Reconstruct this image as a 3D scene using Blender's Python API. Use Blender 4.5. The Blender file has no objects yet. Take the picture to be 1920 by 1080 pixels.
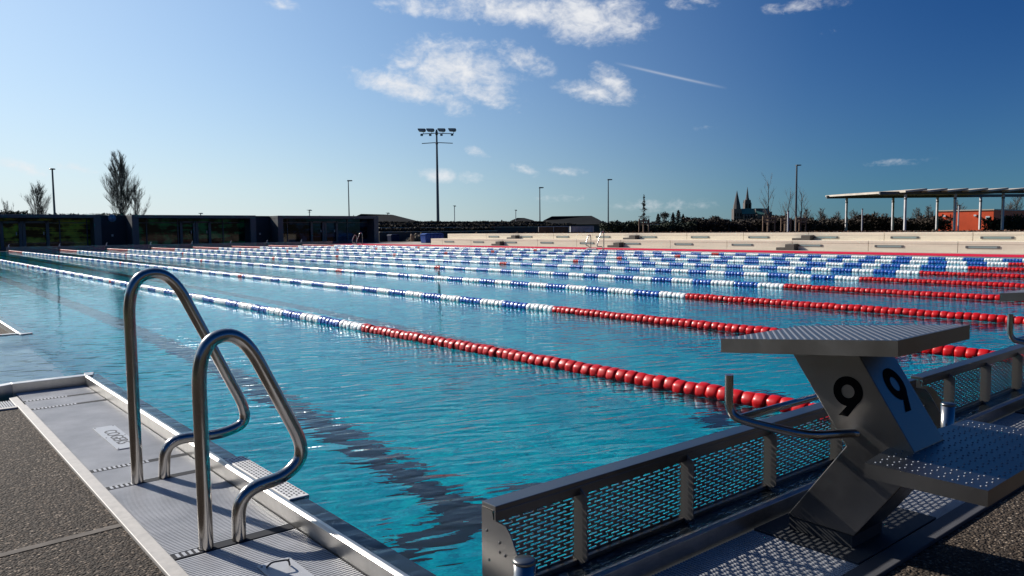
import bpy, math, random
from mathutils import Vector, Matrix
R_ = math.radians
random.seed(7)
sc = bpy.context.scene
col = sc.collection
PI = math.pi

# ------------------------------------------------------------------ camera
FPX = 1447.56; YAW = 0.6955084; PITCH = 0.0752575; ROLL = -0.00894995
CAM = Vector((-1.16189, -1.59092, 0.962378))
_F = Vector((math.sin(YAW)*math.cos(PITCH), math.cos(YAW)*math.cos(PITCH), -math.sin(PITCH)))
_R = Vector((math.cos(YAW), -math.sin(YAW), 0))
_U = _R.cross(_F)
_R2 = _R*math.cos(ROLL) + _U*math.sin(ROLL)
_U2 = -_R*math.sin(ROLL) + _U*math.cos(ROLL)
cd = bpy.data.cameras.new("camera"); cam = bpy.data.objects.new("camera", cd); col.objects.link(cam)
m = Matrix.Identity(4)
for i in range(3):
    m[i][0] = _R2[i]; m[i][1] = _U2[i]; m[i][2] = -_F[i]; m[i][3] = CAM[i]
cam.matrix_world = m
cd.sensor_width = 36; cd.lens = FPX/1920*36; cd.clip_start = 0.05; cd.clip_end = 9000
sc.camera = cam

# ------------------------------------------------------------------ world, sun, exposure
SUN_AZ = R_(-15.0); SUN_EL = R_(28.5)
sc.view_settings.view_transform = 'Standard'; sc.view_settings.look = 'None'
sc.view_settings.exposure = 0.5; sc.view_settings.gamma = 1
try: sc.view_settings.use_curve_mapping = False
except Exception: pass
world = bpy.data.worlds.new("World"); sc.world = world; world.use_nodes = True
wt = world.node_tree; wn = wt.nodes; wl = wt.links; wn.clear()

class NB:
    """small node builder"""
    def __init__(s, t): s.t = t; s.n = t.nodes; s.l = t.links
    def new(s, kind, **kw):
        n = s.n.new(kind)
        for k, v in kw.items(): setattr(n, k, v)
        return n
    def put(s, sock, v):
        if isinstance(v, (int, float)): sock.default_value = v
        elif isinstance(v, (tuple, list)): sock.default_value = v
        else: s.l.new(v, sock)
    def math(s, op, a, b=None, c=None, clamp=False):
        n = s.new('ShaderNodeMath', operation=op); n.use_clamp = clamp
        s.put(n.inputs[0], a)
        if b is not None: s.put(n.inputs[1], b)
        if c is not None: s.put(n.inputs[2], c)
        return n.outputs[0]
    def noise(s, vec, scale, detail=3, rough=.5, dist=0.0, dim='3D'):
        n = s.new('ShaderNodeTexNoise'); n.noise_dimensions = dim
        if vec is not None: s.l.new(vec, n.inputs['Vector'])
        n.inputs['Scale'].default_value = scale; n.inputs['Detail'].default_value = detail
        n.inputs['Roughness'].default_value = rough; n.inputs['Distortion'].default_value = dist
        return n.outputs['Fac']
    def mapping(s, vec, scale=(1, 1, 1), rot=(0, 0, 0), loc=(0, 0, 0)):
        n = s.new('ShaderNodeMapping'); s.l.new(vec, n.inputs[0])
        n.inputs['Scale'].default_value = scale; n.inputs['Rotation'].default_value = rot; n.inputs['Location'].default_value = loc
        return n.outputs[0]
    def ramp(s, fac, stops):
        n = s.new('ShaderNodeValToRGB'); s.l.new(fac, n.inputs[0])
        e = n.color_ramp.elements
        while len(e) < len(stops): e.new(.5)
        for k, (p, c) in enumerate(stops):
            e[k].position = p; e[k].color = (c[0], c[1], c[2], 1)
        return n.outputs[0]
    def mixc(s, f, a, b, mode='MIX'):
        n = s.new('ShaderNodeMix', data_type='RGBA', blend_type=mode)
        s.put(n.inputs[0], f)
        for k, v in ((6, a), (7, b)):
            if isinstance(v, (tuple, list)): n.inputs[k].default_value = (v[0], v[1], v[2], 1)
            else: s.l.new(v, n.inputs[k])
        return n.outputs[2]

b = NB(wt)
sky = b.new('ShaderNodeTexSky'); sky.sky_type = 'NISHITA'; sky.sun_disc = False
sky.sun_elevation = SUN_EL; sky.sun_rotation = SUN_AZ; sky.altitude = 100
sky.air_density = 1.0; sky.dust_density = 0.35; sky.ozone_density = 5.0
tc = b.new('ShaderNodeTexCoord'); sep = b.new('ShaderNodeSeparateXYZ'); wl.new(tc.outputs['Generated'], sep.inputs[0])
az = b.math('MULTIPLY', b.math('ARCTAN2', sep.outputs[0], sep.outputs[1]), 180/PI)
el = b.math('MULTIPLY', b.math('ARCSINE', sep.outputs[2]), 180/PI)
def azel(px, py):
    d = _F*FPX + _R2*(px-960) - _U2*(py-540); d.normalize()
    return math.degrees(math.atan2(d.x, d.y)), math.degrees(math.asin(d.z))
# the clouds of that day: centre azimuth/elevation, half sizes in degrees, tilt, weight
CL = [(760, 165, 105, 24, 12, .92), (850, 128, 110, 48, 8, 1.0), (910, 172, 75, 26, 18, .85), (978, 108, 58, 24, 20, .86), (820, 180, 70, 26, 25, .7),
      (980, 18, 190, 28, 4, .9), (1085, 34, 100, 38, 8, 1.05), (1165, 36, 60, 38, 20, .9), (800, 12, 95, 20, 2, .72), (1040, 52, 80, 20, 15, .6),
      (1115, 172, 75, 20, 8, .85), (1150, 158, 48, 22, 38, .95), (895, 286, 28, 12, 20, .62), (835, 330, 72, 14, 4, .72), (985, 320, 38, 12, 15, .6),
      (1062, 320, 42, 10, 5, .68), (1052, 372, 60, 10, 0, .5), (35, 312, 55, 11, 14, .66), (135, 315, 38, 11, 10, .68), (530, 8, 40, 12, 10, .6),
      (1290, 4, 60, 14, 5, .55), (1510, 10, 80, 14, 0, .6), (1240, 385, 110, 16, 0, .55), (1320, 240, 40, 14, 0, .38), (1560, 60, 60, 10, 0, .35), (1680, 305, 90, 10, 0, .4)]
comb = b.new('ShaderNodeCombineXYZ'); b.put(comb.inputs[0], az); b.put(comb.inputs[1], el)
cv = b.mapping(comb.outputs[0], (1.0, 1.5, 1), (0, 0, R_(14)))
warp = b.noise(cv, .35, 4, .55)
field = None
for (px, py, hx, hy, tilt, w) in CL:
    a0, e0 = azel(px, py); k = 57.3/FPX
    da = b.math('SUBTRACT', az, a0); de = b.math('SUBTRACT', el, e0)
    t = R_(tilt); c_, s_ = math.cos(t), math.sin(t)
    u = b.math('MULTIPLY_ADD', da, c_/(hx*k), b.math('MULTIPLY', de, -s_/(hx*k)))
    v = b.math('MULTIPLY_ADD', da, s_/(hy*k), b.math('MULTIPLY', de, c_/(hy*k)))
    r2 = b.math('ADD', b.math('MULTIPLY', u, u), b.math('MULTIPLY', v, v))
    g = b.math('MULTIPLY', b.math('EXPONENT', b.math('MULTIPLY', r2, -0.8)), w)
    field = g if field is None else b.math('MAXIMUM', field, g)
n1 = b.noise(cv, .55, 7, .57, .6); n2 = b.noise(cv, 2.2, 5, .58, .4)
f2 = b.math('MULTIPLY_ADD', b.math('SUBTRACT', n1, .5), 1.15, field)
f2 = b.math('MULTIPLY_ADD', b.math('SUBTRACT', n2, .5), .55, f2)
f2 = b.math('MULTIPLY', f2, b.math('MULTIPLY', field, 3.0, clamp=True))
mr = b.new('ShaderNodeMapRange'); mr.interpolation_type = 'SMOOTHSTEP'
b.put(mr.inputs[0], f2); mr.inputs[1].default_value = .26; mr.inputs[2].default_value = 1.2
mask = mr.outputs[0]
# contrail: a thin straight streak
(a0, e0), (a1, e1) = azel(1150, 117), azel(1365, 166)
L = math.hypot(a1-a0, e1-e0); ux, uy = (a1-a0)/L, (e1-e0)/L
da = b.math('SUBTRACT', az, a0); de = b.math('SUBTRACT', el, e0)
al = b.math('ADD', b.math('MULTIPLY', da, ux), b.math('MULTIPLY', de, uy))
ac = b.math('ADD', b.math('MULTIPLY', da, -uy), b.math('MULTIPLY', de, ux))
tr = b.math('EXPONENT', b.math('MULTIPLY', b.math('MULTIPLY', ac, ac), -160))
tt = b.math('DIVIDE', al, L)
env = b.math('MULTIPLY', b.math('MULTIPLY', tt, b.math('SUBTRACT', 1, tt)), 4, clamp=True)
tr = b.math('MULTIPLY', b.math('MULTIPLY', tr, env), .32)
mask = b.math('MAXIMUM', b.math('MULTIPLY', mask, .95), tr)
cloudc = b.mixc(b.math('MULTIPLY', n1, 1.0), (7.4, 7.7, 8.2), (10.2, 10.2, 10.3))
skc = b.new('ShaderNodeHueSaturation'); skc.inputs['Saturation'].default_value = 1.2; wl.new(sky.outputs[0], skc.inputs['Color'])
hz = b.math('EXPONENT', b.math('MULTIPLY', el, -.09))          # pale winter air low over the horizon
skm = b.mixc(1.0, skc.outputs[0], b.mixc(hz, (.74, 1.09, 1.22), (.84, 1.05, 1.20)), 'MULTIPLY')
sunv = (math.sin(SUN_AZ)*math.cos(SUN_EL), math.cos(SUN_AZ)*math.cos(SUN_EL), math.sin(SUN_EL))
dt = b.new('ShaderNodeVectorMath', operation='DOT_PRODUCT'); wl.new(tc.outputs['Generated'], dt.inputs[0]); dt.inputs[1].default_value = sunv
th = b.math('MULTIPLY', b.math('ARCCOSINE', b.math('MINIMUM', dt.outputs['Value'], .99999)), 180/PI)
tn = b.math('DIVIDE', th, 42.0)
hz2 = b.math('EXPONENT', b.math('MULTIPLY', b.math('MAXIMUM', el, 0), -1/11))
veil = b.math('MULTIPLY', b.math('EXPONENT', b.math('MULTIPLY', b.math('MULTIPLY', tn, tn), -1)), b.math('MULTIPLY_ADD', hz2, .50, .50))   # thin milky veil round the sun
fall = b.new('ShaderNodeMapRange'); fall.interpolation_type = 'SMOOTHSTEP'; b.put(fall.inputs[0], th)
for i_, v_ in ((1, 22), (2, 84), (3, 0), (4, 1)): fall.inputs[i_].default_value = v_
skm = b.mixc(1.0, skm, b.mixc(fall.outputs[0], (1.05, 1.12, 1.05), (.01, .30, .48)), 'MULTIPLY')
veil = b.math('MAXIMUM', b.math('SUBTRACT', veil, .035), 0)
skm = b.mixc(veil, skm, (8.9, 9.4, 9.8))
low = b.math('MULTIPLY', b.math('EXPONENT', b.math('MULTIPLY', b.math('MAXIMUM', el, 0), -1/7.5)), b.math('MULTIPLY_ADD', fall.outputs[0], -.82, .96))
skm = b.mixc(low, skm, (8.0, 8.5, 9.0))
cc = b.mixc(mask, skm, cloudc)
bg = b.new('ShaderNodeBackground'); wl.new(cc, bg.inputs[0]); bg.inputs[1].default_value = 0.066
wo = b.new('ShaderNodeOutputWorld'); wl.new(bg.outputs[0], wo.inputs[0])

sl = bpy.data.lights.new("sun", 'SUN'); sl.energy = 5.0; sl.angle = R_(.53); sl.color = (1.0, .93, .84)
so = bpy.data.objects.new("sun", sl); col.objects.link(so)
sd = Vector((math.sin(SUN_AZ)*math.cos(SUN_EL), math.cos(SUN_AZ)*math.cos(SUN_EL), math.sin(SUN_EL)))
so.rotation_euler = sd.to_track_quat('Z', 'Y').to_euler(); so.location = sd*60
sc.cycles.sample_clamp_indirect = 6.0
sc.cycles.max_bounces = 8; sc.cycles.transmission_bounces = 6; sc.cycles.transparent_max_bounces = 8
sc.cycles.caustics_reflective = False

# ------------------------------------------------------------------ helpers
def tag(o, label=None, cat=None, group=None, kind=None):
    if label: o['label'] = label
    if cat: o['category'] = cat
    if group: o['group'] = group
    if kind: o['kind'] = kind
    return o
def empty(name, loc=(0, 0, 0), rz=0, label=None, cat=None, group=None):
    o = bpy.data.objects.new(name, None); col.objects.link(o); o.location = loc; o.rotation_euler = (0, 0, rz)
    o.empty_display_size = .2
    return tag(o, label, cat, group)
def copy_tree(o, parent=None):
    c = o.copy(); col.objects.link(c)
    if parent is not None: c.parent = parent
    for ch in list(o.children): copy_tree(ch, c)
    return c
class MB:
    def __init__(s): s.v = []; s.f = []; s.mi = []; s.sm = []; s.cur = 0
    def add(s, vs, fs, smooth=False):
        o = len(s.v); s.v.extend([tuple(x) for x in vs])
        for f in fs: s.f.append(tuple(i+o for i in f)); s.mi.append(s.cur); s.sm.append(smooth)
        return s
    def box(s, x0, x1, y0, y1, z0, z1, M=None):
        vs = [Vector((x, y, z)) for z in (z0, z1) for y in (y0, y1) for x in (x0, x1)]
        if M is not None: vs = [M @ v for v in vs]
        return s.add(vs, [(0, 2, 3, 1), (4, 5, 7, 6), (0, 1, 5, 4), (2, 6, 7, 3), (0, 4, 6, 2), (1, 3, 7, 5)])
    def quad(s, a, b_, c, d): return s.add([a, b_, c, d], [(0, 1, 2, 3)])
    def prism(s, poly, axis, a, b_, M=None):
        """poly in the two remaining axes (cyclic), extruded along axis from a to b"""
        def P(p, t):
            if axis == 'x': return Vector((t, p[0], p[1]))
            if axis == 'y': return Vector((p[0], t, p[1]))
            return Vector((p[0], p[1], t))
        n = len(poly); vs = [P(p, a) for p in poly]+[P(p, b_) for p in poly]
        if M is not None: vs = [M @ v for v in vs]
        fs = [tuple(range(n))[::-1], tuple(range(n, 2*n))]+[(i, (i+1) % n, n+(i+1) % n, n+i) for i in range(n)]
        return s.add(vs, fs)
    def tube(s, path, r, seg=12, cap=True):
        path = [Vector(p) for p in path]; n = len(path)
        rr = r if isinstance(r, (list, tuple)) else [r]*n
        vs = []; fs = []; prev = None
        for i, p in enumerate(path):
            t = (path[min(i+1, n-1)]-path[max(i-1, 0)]).normalized()
            if prev is None:
                a = Vector((0, 0, 1)) if abs(t.z) < .9 else Vector((1, 0, 0))
                u = t.cross(a).normalized()
            else: u = (prev-t*prev.dot(t)).normalized()
            prev = u; w = t.cross(u)
            for k in range(seg):
                an = 2*PI*k/seg; vs.append(p+(u*math.cos(an)+w*math.sin(an))*rr[i])
        for i in range(n-1):
            for k in range(seg):
                k2 = (k+1) % seg; fs.append((i*seg+k, i*seg+k2, (i+1)*seg+k2, (i+1)*seg+k))
        s.add(vs, fs, seg > 5)
        if cap:
            s.add(vs[:seg], [tuple(range(seg))[::-1]]); s.add(vs[-seg:], [tuple(range(seg))])
        return s
    def lathe(s, prof, M=None, seg=14, lobes=0, la=0):
        """profile (along local y, radius) revolved about local y"""
        vs = []; fs = []; n = len(prof)
        for (t, r) in prof:
            for k in range(seg):
                a = 2*PI*k/seg; q = r*(1+la*math.cos(lobes*a)) if lobes else r
                v = Vector((q*math.cos(a), t, q*math.sin(a))); vs.append(M @ v if M is not None else v)
        for i in range(n-1):
            for k in range(seg):
                k2 = (k+1) % seg; fs.append((i*seg+k, (i+1)*seg+k, (i+1)*seg+k2, i*seg+k2))
        fs.append(tuple(range(seg))); fs.append(tuple(range((n-1)*seg, n*seg))[::-1])
        return s.add(vs, fs, True)
    def build(s, name, mats, parent=None, bevel=0, loc=None):
        me = bpy.data.meshes.new(name); me.from_pydata(s.v, [], s.f); 
        if not isinstance(mats, (list, tuple)): mats = [mats]
        for mt in mats: me.materials.append(mt)
        me.polygons.foreach_set('material_index', s.mi); me.polygons.foreach_set('use_smooth', s.sm); me.update()
        o = bpy.data.objects.new(name, me); col.objects.link(o)
        if parent is not None: o.parent = parent
        if loc is not None: o.location = loc
        if bevel:
            bm_ = o.modifiers.new('bevel', 'BEVEL'); bm_.width = bevel; bm_.segments = 2; bm_.limit_method = 'ANGLE'; bm_.angle_limit = R_(40)
        return o
def smooth_path(pts, r, n=6):
    """polyline with its corners rounded to radius-like cut r"""
    pts = [Vector(p) for p in pts]; out = [pts[0]]
    for i in range(1, len(pts)-1):
        a, p, c = pts[i-1], pts[i], pts[i+1]
        k = r[i-1] if isinstance(r, (list, tuple)) else r
        d1 = min(k, (a-p).length*.48); d2 = min(k, (c-p).length*.48)
        A = p+(a-p).normalized()*d1; C = p+(c-p).normalized()*d2
        for j in range(n+1):
            t = j/n; out.append(A*(1-t)**2+p*2*t*(1-t)+C*t*t)
    out.append(pts[-1]); return out
# points in the world read off from where they stand: depth, or a plane of constant x or y
def ray(px, py): return _F*FPX + _R2*(px-960) - _U2*(py-540)
def at(px, py, depth): return CAM + ray(px, py)*(depth/FPX)
def onx(px, py, X): d = ray(px, py); return CAM + d*((X-CAM.x)/d.x)
def ony(px, py, Y): d = ray(px, py); return CAM + d*((Y-CAM.y)/d.y)

# ------------------------------------------------------------------ materials
def mat(name, colr, rough=.6, metal=0, spec=None, noise=None, bump=None, coat=0):
    """noise=(scale, amount, stretch) varies the base colour; bump=(scale, height, stretch)"""
    mt = bpy.data.materials.new(name); mt.use_nodes = True; q = NB(mt.node_tree)
    p = mt.node_tree.nodes['Principled BSDF']
    p.inputs['Base Color'].default_value = (*colr, 1); p.inputs['Roughness'].default_value = rough; p.inputs['Metallic'].default_value = metal
    if spec is not None: p.inputs['Specular IOR Level'].default_value = spec
    if coat: p.inputs['Coat Weight'].default_value = coat; p.inputs['Coat Roughness'].default_value = .12
    tcn = q.new('ShaderNodeTexCoord')
    if noise:
        f = q.noise(q.mapping(tcn.outputs['Object'], noise[2] if len(noise) > 2 else (1, 1, 1)), noise[0], 5, .6)
        d = tuple(c*(1-noise[1]) for c in colr); e = tuple(min(1, c*(1+noise[1])) for c in colr)
        q.l.new(q.ramp(f, [(.3, d), (.7, e)]), p.inputs['Base Color'])
        rr = q.math('MULTIPLY_ADD', f, .25, rough-.12); q.l.new(rr, p.inputs['Roughness'])
    if bump:
        f = q.noise(q.mapping(tcn.outputs['Object'], bump[2] if len(bump) > 2 else (1, 1, 1)), bump[0], 4, .55)
        bn = q.new('ShaderNodeBump'); bn.inputs['Strength'].default_value = 1; bn.inputs['Distance'].default_value = bump[1]
        q.l.new(f, bn.inputs['Height']); q.l.new(bn.outputs[0], p.inputs['Normal'])
    return mt
M = {}
M['steel'] = mat('steel_brushed', (.215, .208, .20), .34, 1, noise=(5, .10))
M['support'] = mat('steel_support', (.22, .205, .19), .55, .45)
M['pip'] = mat('steel_pips', (.20, .22, .26), .7, 1)
M['tube'] = mat('steel_tube', (.40, .375, .35), .2, 1, noise=(14, .08))
M['rim'] = mat('steel_rim', (.46, .45, .435), .38, 1, noise=(12, .15), bump=(90, .0004, (1, .1, 1)))
M['grate'] = mat('grating_pvc', (.40, .41, .43), .45, 0, noise=(5, .18))
M['white_tread'] = mat('white_tread', (.62, .62, .61), .45, 0, noise=(20, .06))
M['plate'] = mat('plate_white', (.40, .41, .43), .4, 0, noise=(25, .05))
M['black'] = mat('black_vinyl', (.004, .004, .005), .9, 0, .1)
M['darkslot'] = mat('dark_slot', (.03, .032, .04), .6)
M['slotframe'] = mat('slot_frame', (.035, .038, .045), .8, 0, .1)
M['kerb'] = mat('kerb_stone', (.42, .40, .37), .6, 0, noise=(30, .12))
M['conc'] = mat('concrete_pale', (.74, .665, .53), .8, 0, .2, noise=(1.3, .1, (1, .5, 5)), bump=(8, .004))
M['concd'] = mat('concrete_grey', (.09, .08, .07), .85, 0, noise=(3, .2), bump=(20, .004))
M['deckc'] = mat('concrete_deck', (.42, .37, .32), .8, 0, .15, noise=(2, .12))
M['red'] = mat('red_surface', (.60, .015, .05), .7, 0, .05, noise=(4, .08))
M['strip'] = mat('light_strip', (.25, .32, .31), .3, 0)
M['dframe'] = mat('dark_frame', (.09, .095, .10), .5, .2, noise=(2, .12))
M['dwall'] = mat('dark_wall', (.035, .038, .042), .7, noise=(2, .2))
M['pale'] = mat('pale_render', (.55, .5, .42), .8)
M['lamp'] = mat('lamp_metal', (.11, .12, .13), .4, .7)
M['galv'] = mat('galvanised', (.42, .42, .42), .5, .4, noise=(3, .1))
M['rfloat'] = mat('float_red', (.50, .0015, .004), .42, 0, .25, coat=.12)
M['wfloat'] = mat('float_white', (.82, .82, .81), .36, 0, coat=.25)
M['bfloat'] = mat('float_blue', (.006, .085, .40), .36, 0, coat=.25)
M['bark'] = mat('bark', (.11, .08, .065), .9, noise=(3, .3))
M['barkd'] = mat('bark_dark', (.10, .085, .075), .9, noise=(3, .3))
M['stake'] = mat('stake_wood', (.2, .13, .085), .8, noise=(3, .25))
M['twig'] = mat('twigs_brown', (.035, .024, .016), .9, noise=(.4, .45))
M['leaf'] = mat('leaves_dark', (.022, .032, .016), .9, noise=(.35, .5))
M['wood_far'] = mat('far_trees', (.05, .042, .034), .9, noise=(.05, .4))
M['ivy'] = mat('ivy', (.022, .018, .012), .9, noise=(.8, .5))
M['mulch'] = mat('dry_mulch', (.09, .052, .032), .95, noise=(3, .5))
M['grass'] = mat('grass', (.07, .09, .03), .95, noise=(.2, .3))
M['orange'] = mat('orange_red_cladding', (.72, .085, .018), .6, noise=(1, .1))
M['roofdark'] = mat('slate_roof', (.012, .013, .015), .9, 0, .05, noise=(.4, .25, (1, 1, 4)))
M['stone'] = mat('cathedral_stone', (.10, .085, .08), .9, noise=(.06, .3))
M['copper'] = mat('copper_roof', (.045, .15, .125), .7, noise=(.04, .15))
M['spire'] = mat('spire_lead', (.055, .052, .06), .8)
M['rubble'] = mat('rubble', (.16, .135, .10), .95, noise=(2.5, .5), bump=(3, .1))
M['gabion'] = mat('gabion_white', (.42, .42, .42), .9, noise=(2.2, .55), bump=(4, .08))
M['gabiond'] = mat('gabion_dim', (.16, .15, .14), .9, noise=(2.2, .6), bump=(4, .08))
M['gabionb'] = mat('gabion_brown', (.13, .08, .045), .9, noise=(2.2, .55), bump=(4, .08))
M['bluebin'] = mat('blue_plastic', (.008, .05, .25), .4, noise=(2, .3))
M['blueshade'] = mat('blue_plastic_shaded', (.004, .012, .05), .6, 0, .1, noise=(2, .3))  # blue plastic again, with the shade beside the pavilion put into its colour
M['clock'] = mat('clock_face', (.28, .33, .45), .4)
M['wsign'] = mat('white_sign', (.7, .75, .78), .4)
M['timber'] = mat('timber_grey', (.5, .45, .38), .8, noise=(1.2, .25, (1, 1, 5)))
M['metal_post'] = mat('post_white', (.45, .44, .45), .5, noise=(2, .15))
M['inner'] = mat('interior_olive', (.30, .32, .06), .7, noise=(.9, .5, (.25, 1, 2.2)))
M['innerg'] = mat('interior_green', (.03, .20, .07), .7, noise=(.9, .6, (.25, 1, 2.2)))
M['innerb'] = mat('interior_blue', (.02, .05, .10), .7, noise=(.9, .5, (.25, 1, 2.2)))

def gravel():
    mt = bpy.data.materials.new('exposed_aggregate'); mt.use_nodes = True; q = NB(mt.node_tree); p = mt.node_tree.nodes['Principled BSDF']; p.inputs['Specular IOR Level'].default_value = .15
    t = q.new('ShaderNodeTexCoord').outputs['Object']
    v = q.new('ShaderNodeTexVoronoi'); v.inputs['Scale'].default_value = 120; q.l.new(t, v.inputs[0])
    v2 = q.new('ShaderNodeTexVoronoi'); v2.inputs['Scale'].default_value = 70; q.l.new(t, v2.inputs[0])
    s1 = q.new('ShaderNodeSeparateColor'); q.l.new(v.outputs['Color'], s1.inputs[0])
    c = q.ramp(s1.outputs[0], [(0, (.005, .003, .002)), (.4, (.028, .018, .012)), (.72, (.08, .055, .038)), (.9, (.30, .23, .17)), (1, (.62, .52, .42))])
    n = q.noise(t, 3, 4, .6)
    c = q.mixc(q.math('MULTIPLY', n, .15), c, (.035, .027, .02))
    st = q.ramp(q.noise(t, .9, 5, .65, .6), [(.38, (.55, .52, .50)), (.58, (1, 1, 1))])      # old damp stains in the slab
    c = q.mixc(1.0, c, st, 'MULTIPLY')
    edge = q.math('MULTIPLY', v.outputs['Distance'], 1.5, clamp=True)
    c = q.mixc(q.math('MULTIPLY', edge, .8), c, (.05, .042, .035))
    q.l.new(c, p.inputs['Base Color']); p.inputs['Roughness'].default_value = .85
    h = q.math('ADD', q.math('MULTIPLY', v.outputs['Distance'], -1), q.math('MULTIPLY', v2.outputs['Distance'], -.8))
    bn = q.new('ShaderNodeBump'); bn.inputs['Distance'].default_value = .006; bn.inputs['Strength'].default_value = 1
    q.l.new(h, bn.inputs['Height']); q.l.new(bn.outputs[0], p.inputs['Normal'])
    return mt
M['gravel'] = gravel()

def water():
    mt = bpy.data.materials.new('pool_water'); mt.use_nodes = True; q = NB(mt.node_tree); n = mt.node_tree.nodes
    n.remove(n['Principled BSDF'])
    t = q.new('ShaderNodeTexCoord').outputs['Object']
    def crest(rot, stretch):
        m_ = q.new('ShaderNodeMapping'); m_.vector_type = 'TEXTURE'; q.l.new(t, m_.inputs[0])
        m_.inputs['Rotation'].default_value = (0, 0, R_(rot)); m_.inputs['Scale'].default_value = (1, 1/stretch, 1); return m_.outputs[0]
    a = q.noise(crest(-30, 1.8), 1.6, 2, .5, .3)
    b1 = q.noise(crest(-20, 2.6), 4.6, 1.5, .45, .5)
    b2 = q.noise(crest(-34, 2.0), 15, 2, .5, .4)
    h = q.math('ADD', q.math('MULTIPLY', a, .008), q.math('ADD', q.math('MULTIPLY', b1, .0110), q.math('MULTIPLY', b2, .0007)))
    sx_ = q.new('ShaderNodeSeparateXYZ'); q.l.new(t, sx_.inputs[0])
    calm = q.new('ShaderNodeMapRange'); calm.interpolation_type = 'SMOOTHSTEP'; q.l.new(sx_.outputs[1], calm.inputs[0])
    for i_, v_ in ((1, 1.5), (2, 9), (3, 1.0), (4, .24)): calm.inputs[i_].default_value = v_
    h = q.math('MULTIPLY', h, calm.outputs[0])
    bn = q.new('ShaderNodeBump'); bn.inputs['Distance'].default_value = 1.0; bn.inputs['Strength'].default_value = 1
    q.l.new(h, bn.inputs['Height'])
    rf = q.new('ShaderNodeBsdfRefraction'); rf.inputs['IOR'].default_value = 1.333; rf.inputs['Roughness'].default_value = 0; rf.inputs['Color'].default_value = (.84, .94, .955, 1)
    gl = q.new('ShaderNodeBsdfGlossy'); gl.inputs['Roughness'].default_value = .0; gl.inputs['Color'].default_value = (.78, .92, 1, 1)
    fr = q.new('ShaderNodeFresnel'); fr.inputs['IOR'].default_value = 1.333
    for x_ in (rf, gl, fr): q.l.new(bn.outputs[0], x_.inputs['Normal'])
    mx = q.new('ShaderNodeMixShader'); q.l.new(q.math('POWER', fr.outputs[0], 1.22), mx.inputs[0])
    q.l.new(rf.outputs[0], mx.inputs[1]); q.l.new(gl.outputs[0], mx.inputs[2]); q.l.new(mx.outputs[0], n['Material Output'].inputs[0])
    return mt
M['water'] = water()

def poolfloor():
    mt = bpy.data.materials.new('pool_floor'); mt.use_nodes = True; q = NB(mt.node_tree); p = mt.node_tree.nodes['Principled BSDF']
    t = q.new('ShaderNodeTexCoord').outputs['Object']
    v = q.new('ShaderNodeTexVoronoi'); v.inputs['Scale'].default_value = 45; q.l.new(t, v.inputs[0])
    s1 = q.new('ShaderNodeSeparateColor'); q.l.new(v.outputs['Color'], s1.inputs[0])
    c = q.ramp(s1.outputs[0], [(0, (.0, .26, .44)), (.5, (.0, .55, .72)), (1, (.0, .98, .95))])
    n = q.noise(t, 2.2, 4, .6)
    mo = q.ramp(q.noise(t, 3.2, 5, .65, 1.2), [(.36, (.0, .34, .50)), (.50, (.0, .58, .74)), (.64, (.0, .92, .96))])
    c = q.mixc(.62, c, mo)
    q.l.new(c, p.inputs['Base Color']); p.inputs['Roughness'].default_value = .9; p.inputs['Specular IOR Level'].default_value = 0
    return mt
M['floor'] = poolfloor()
M['laneline'] = mat('lane_line_black', (.008, .012, .02), .6)
M['steelfloor'] = mat('steel_steps', (.42, .47, .52), .5, 0, noise=(3, .1))

def glass(name, tint, refl=.35):
    mt = bpy.data.materials.new(name); mt.use_nodes = True; q = NB(mt.node_tree); n = mt.node_tree.nodes
    n.remove(n['Principled BSDF'])
    tr_ = q.new('ShaderNodeBsdfTransparent'); tr_.inputs[0].default_value = (*tint, 1)
    gl = q.new('ShaderNodeBsdfGlossy'); gl.inputs['Roughness'].default_value = .02
    fr = q.new('ShaderNodeFresnel'); fr.inputs[0].default_value = 1.45
    mx = q.new('ShaderNodeMixShader'); q.l.new(q.math('MULTIPLY', fr.outputs[0], refl), mx.inputs[0])
    q.l.new(tr_.outputs[0], mx.inputs[1]); q.l.new(gl.outputs[0], mx.inputs[2])
    q.l.new(mx.outputs[0], n['Material Output'].inputs[0]); return mt
M['glass'] = glass('window_glass', (.55, .6, .55))

# ------------------------------------------------------------------ ground and pool
Z = -.055                       # walkway level
g = MB()
zg = -.16
for (x0, x1, y0, y1) in ((-4000, -6, -4000, 5000), (36, 5000, -4000, 5000), (-6, 36, -4000, -8), (-6, 36, 57, 5000)):
    g.quad((x0, y0, zg), (x1, y0, zg), (x1, y1, zg), (x0, y1, zg))
tag(g.build('ground', M['grass']), kind='structure')
bk = MB()  # unseen mass added behind and left to darken steel reflections and ambient light
bk.prism([(-60, zg), (-13, zg), (-19, 4.6), (-40, 5.2)], 'x', -60, 60)
bk.prism([(-60, zg+.01), (-12, zg+.01), (-17, 5.4), (-40, 6.0)], 'y', -12.5, 14)
tag(bk.build('added_dark_mass', mat('dark_mass', (.03, .032, .022), .95, noise=(.3, .4))), kind='structure')
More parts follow.
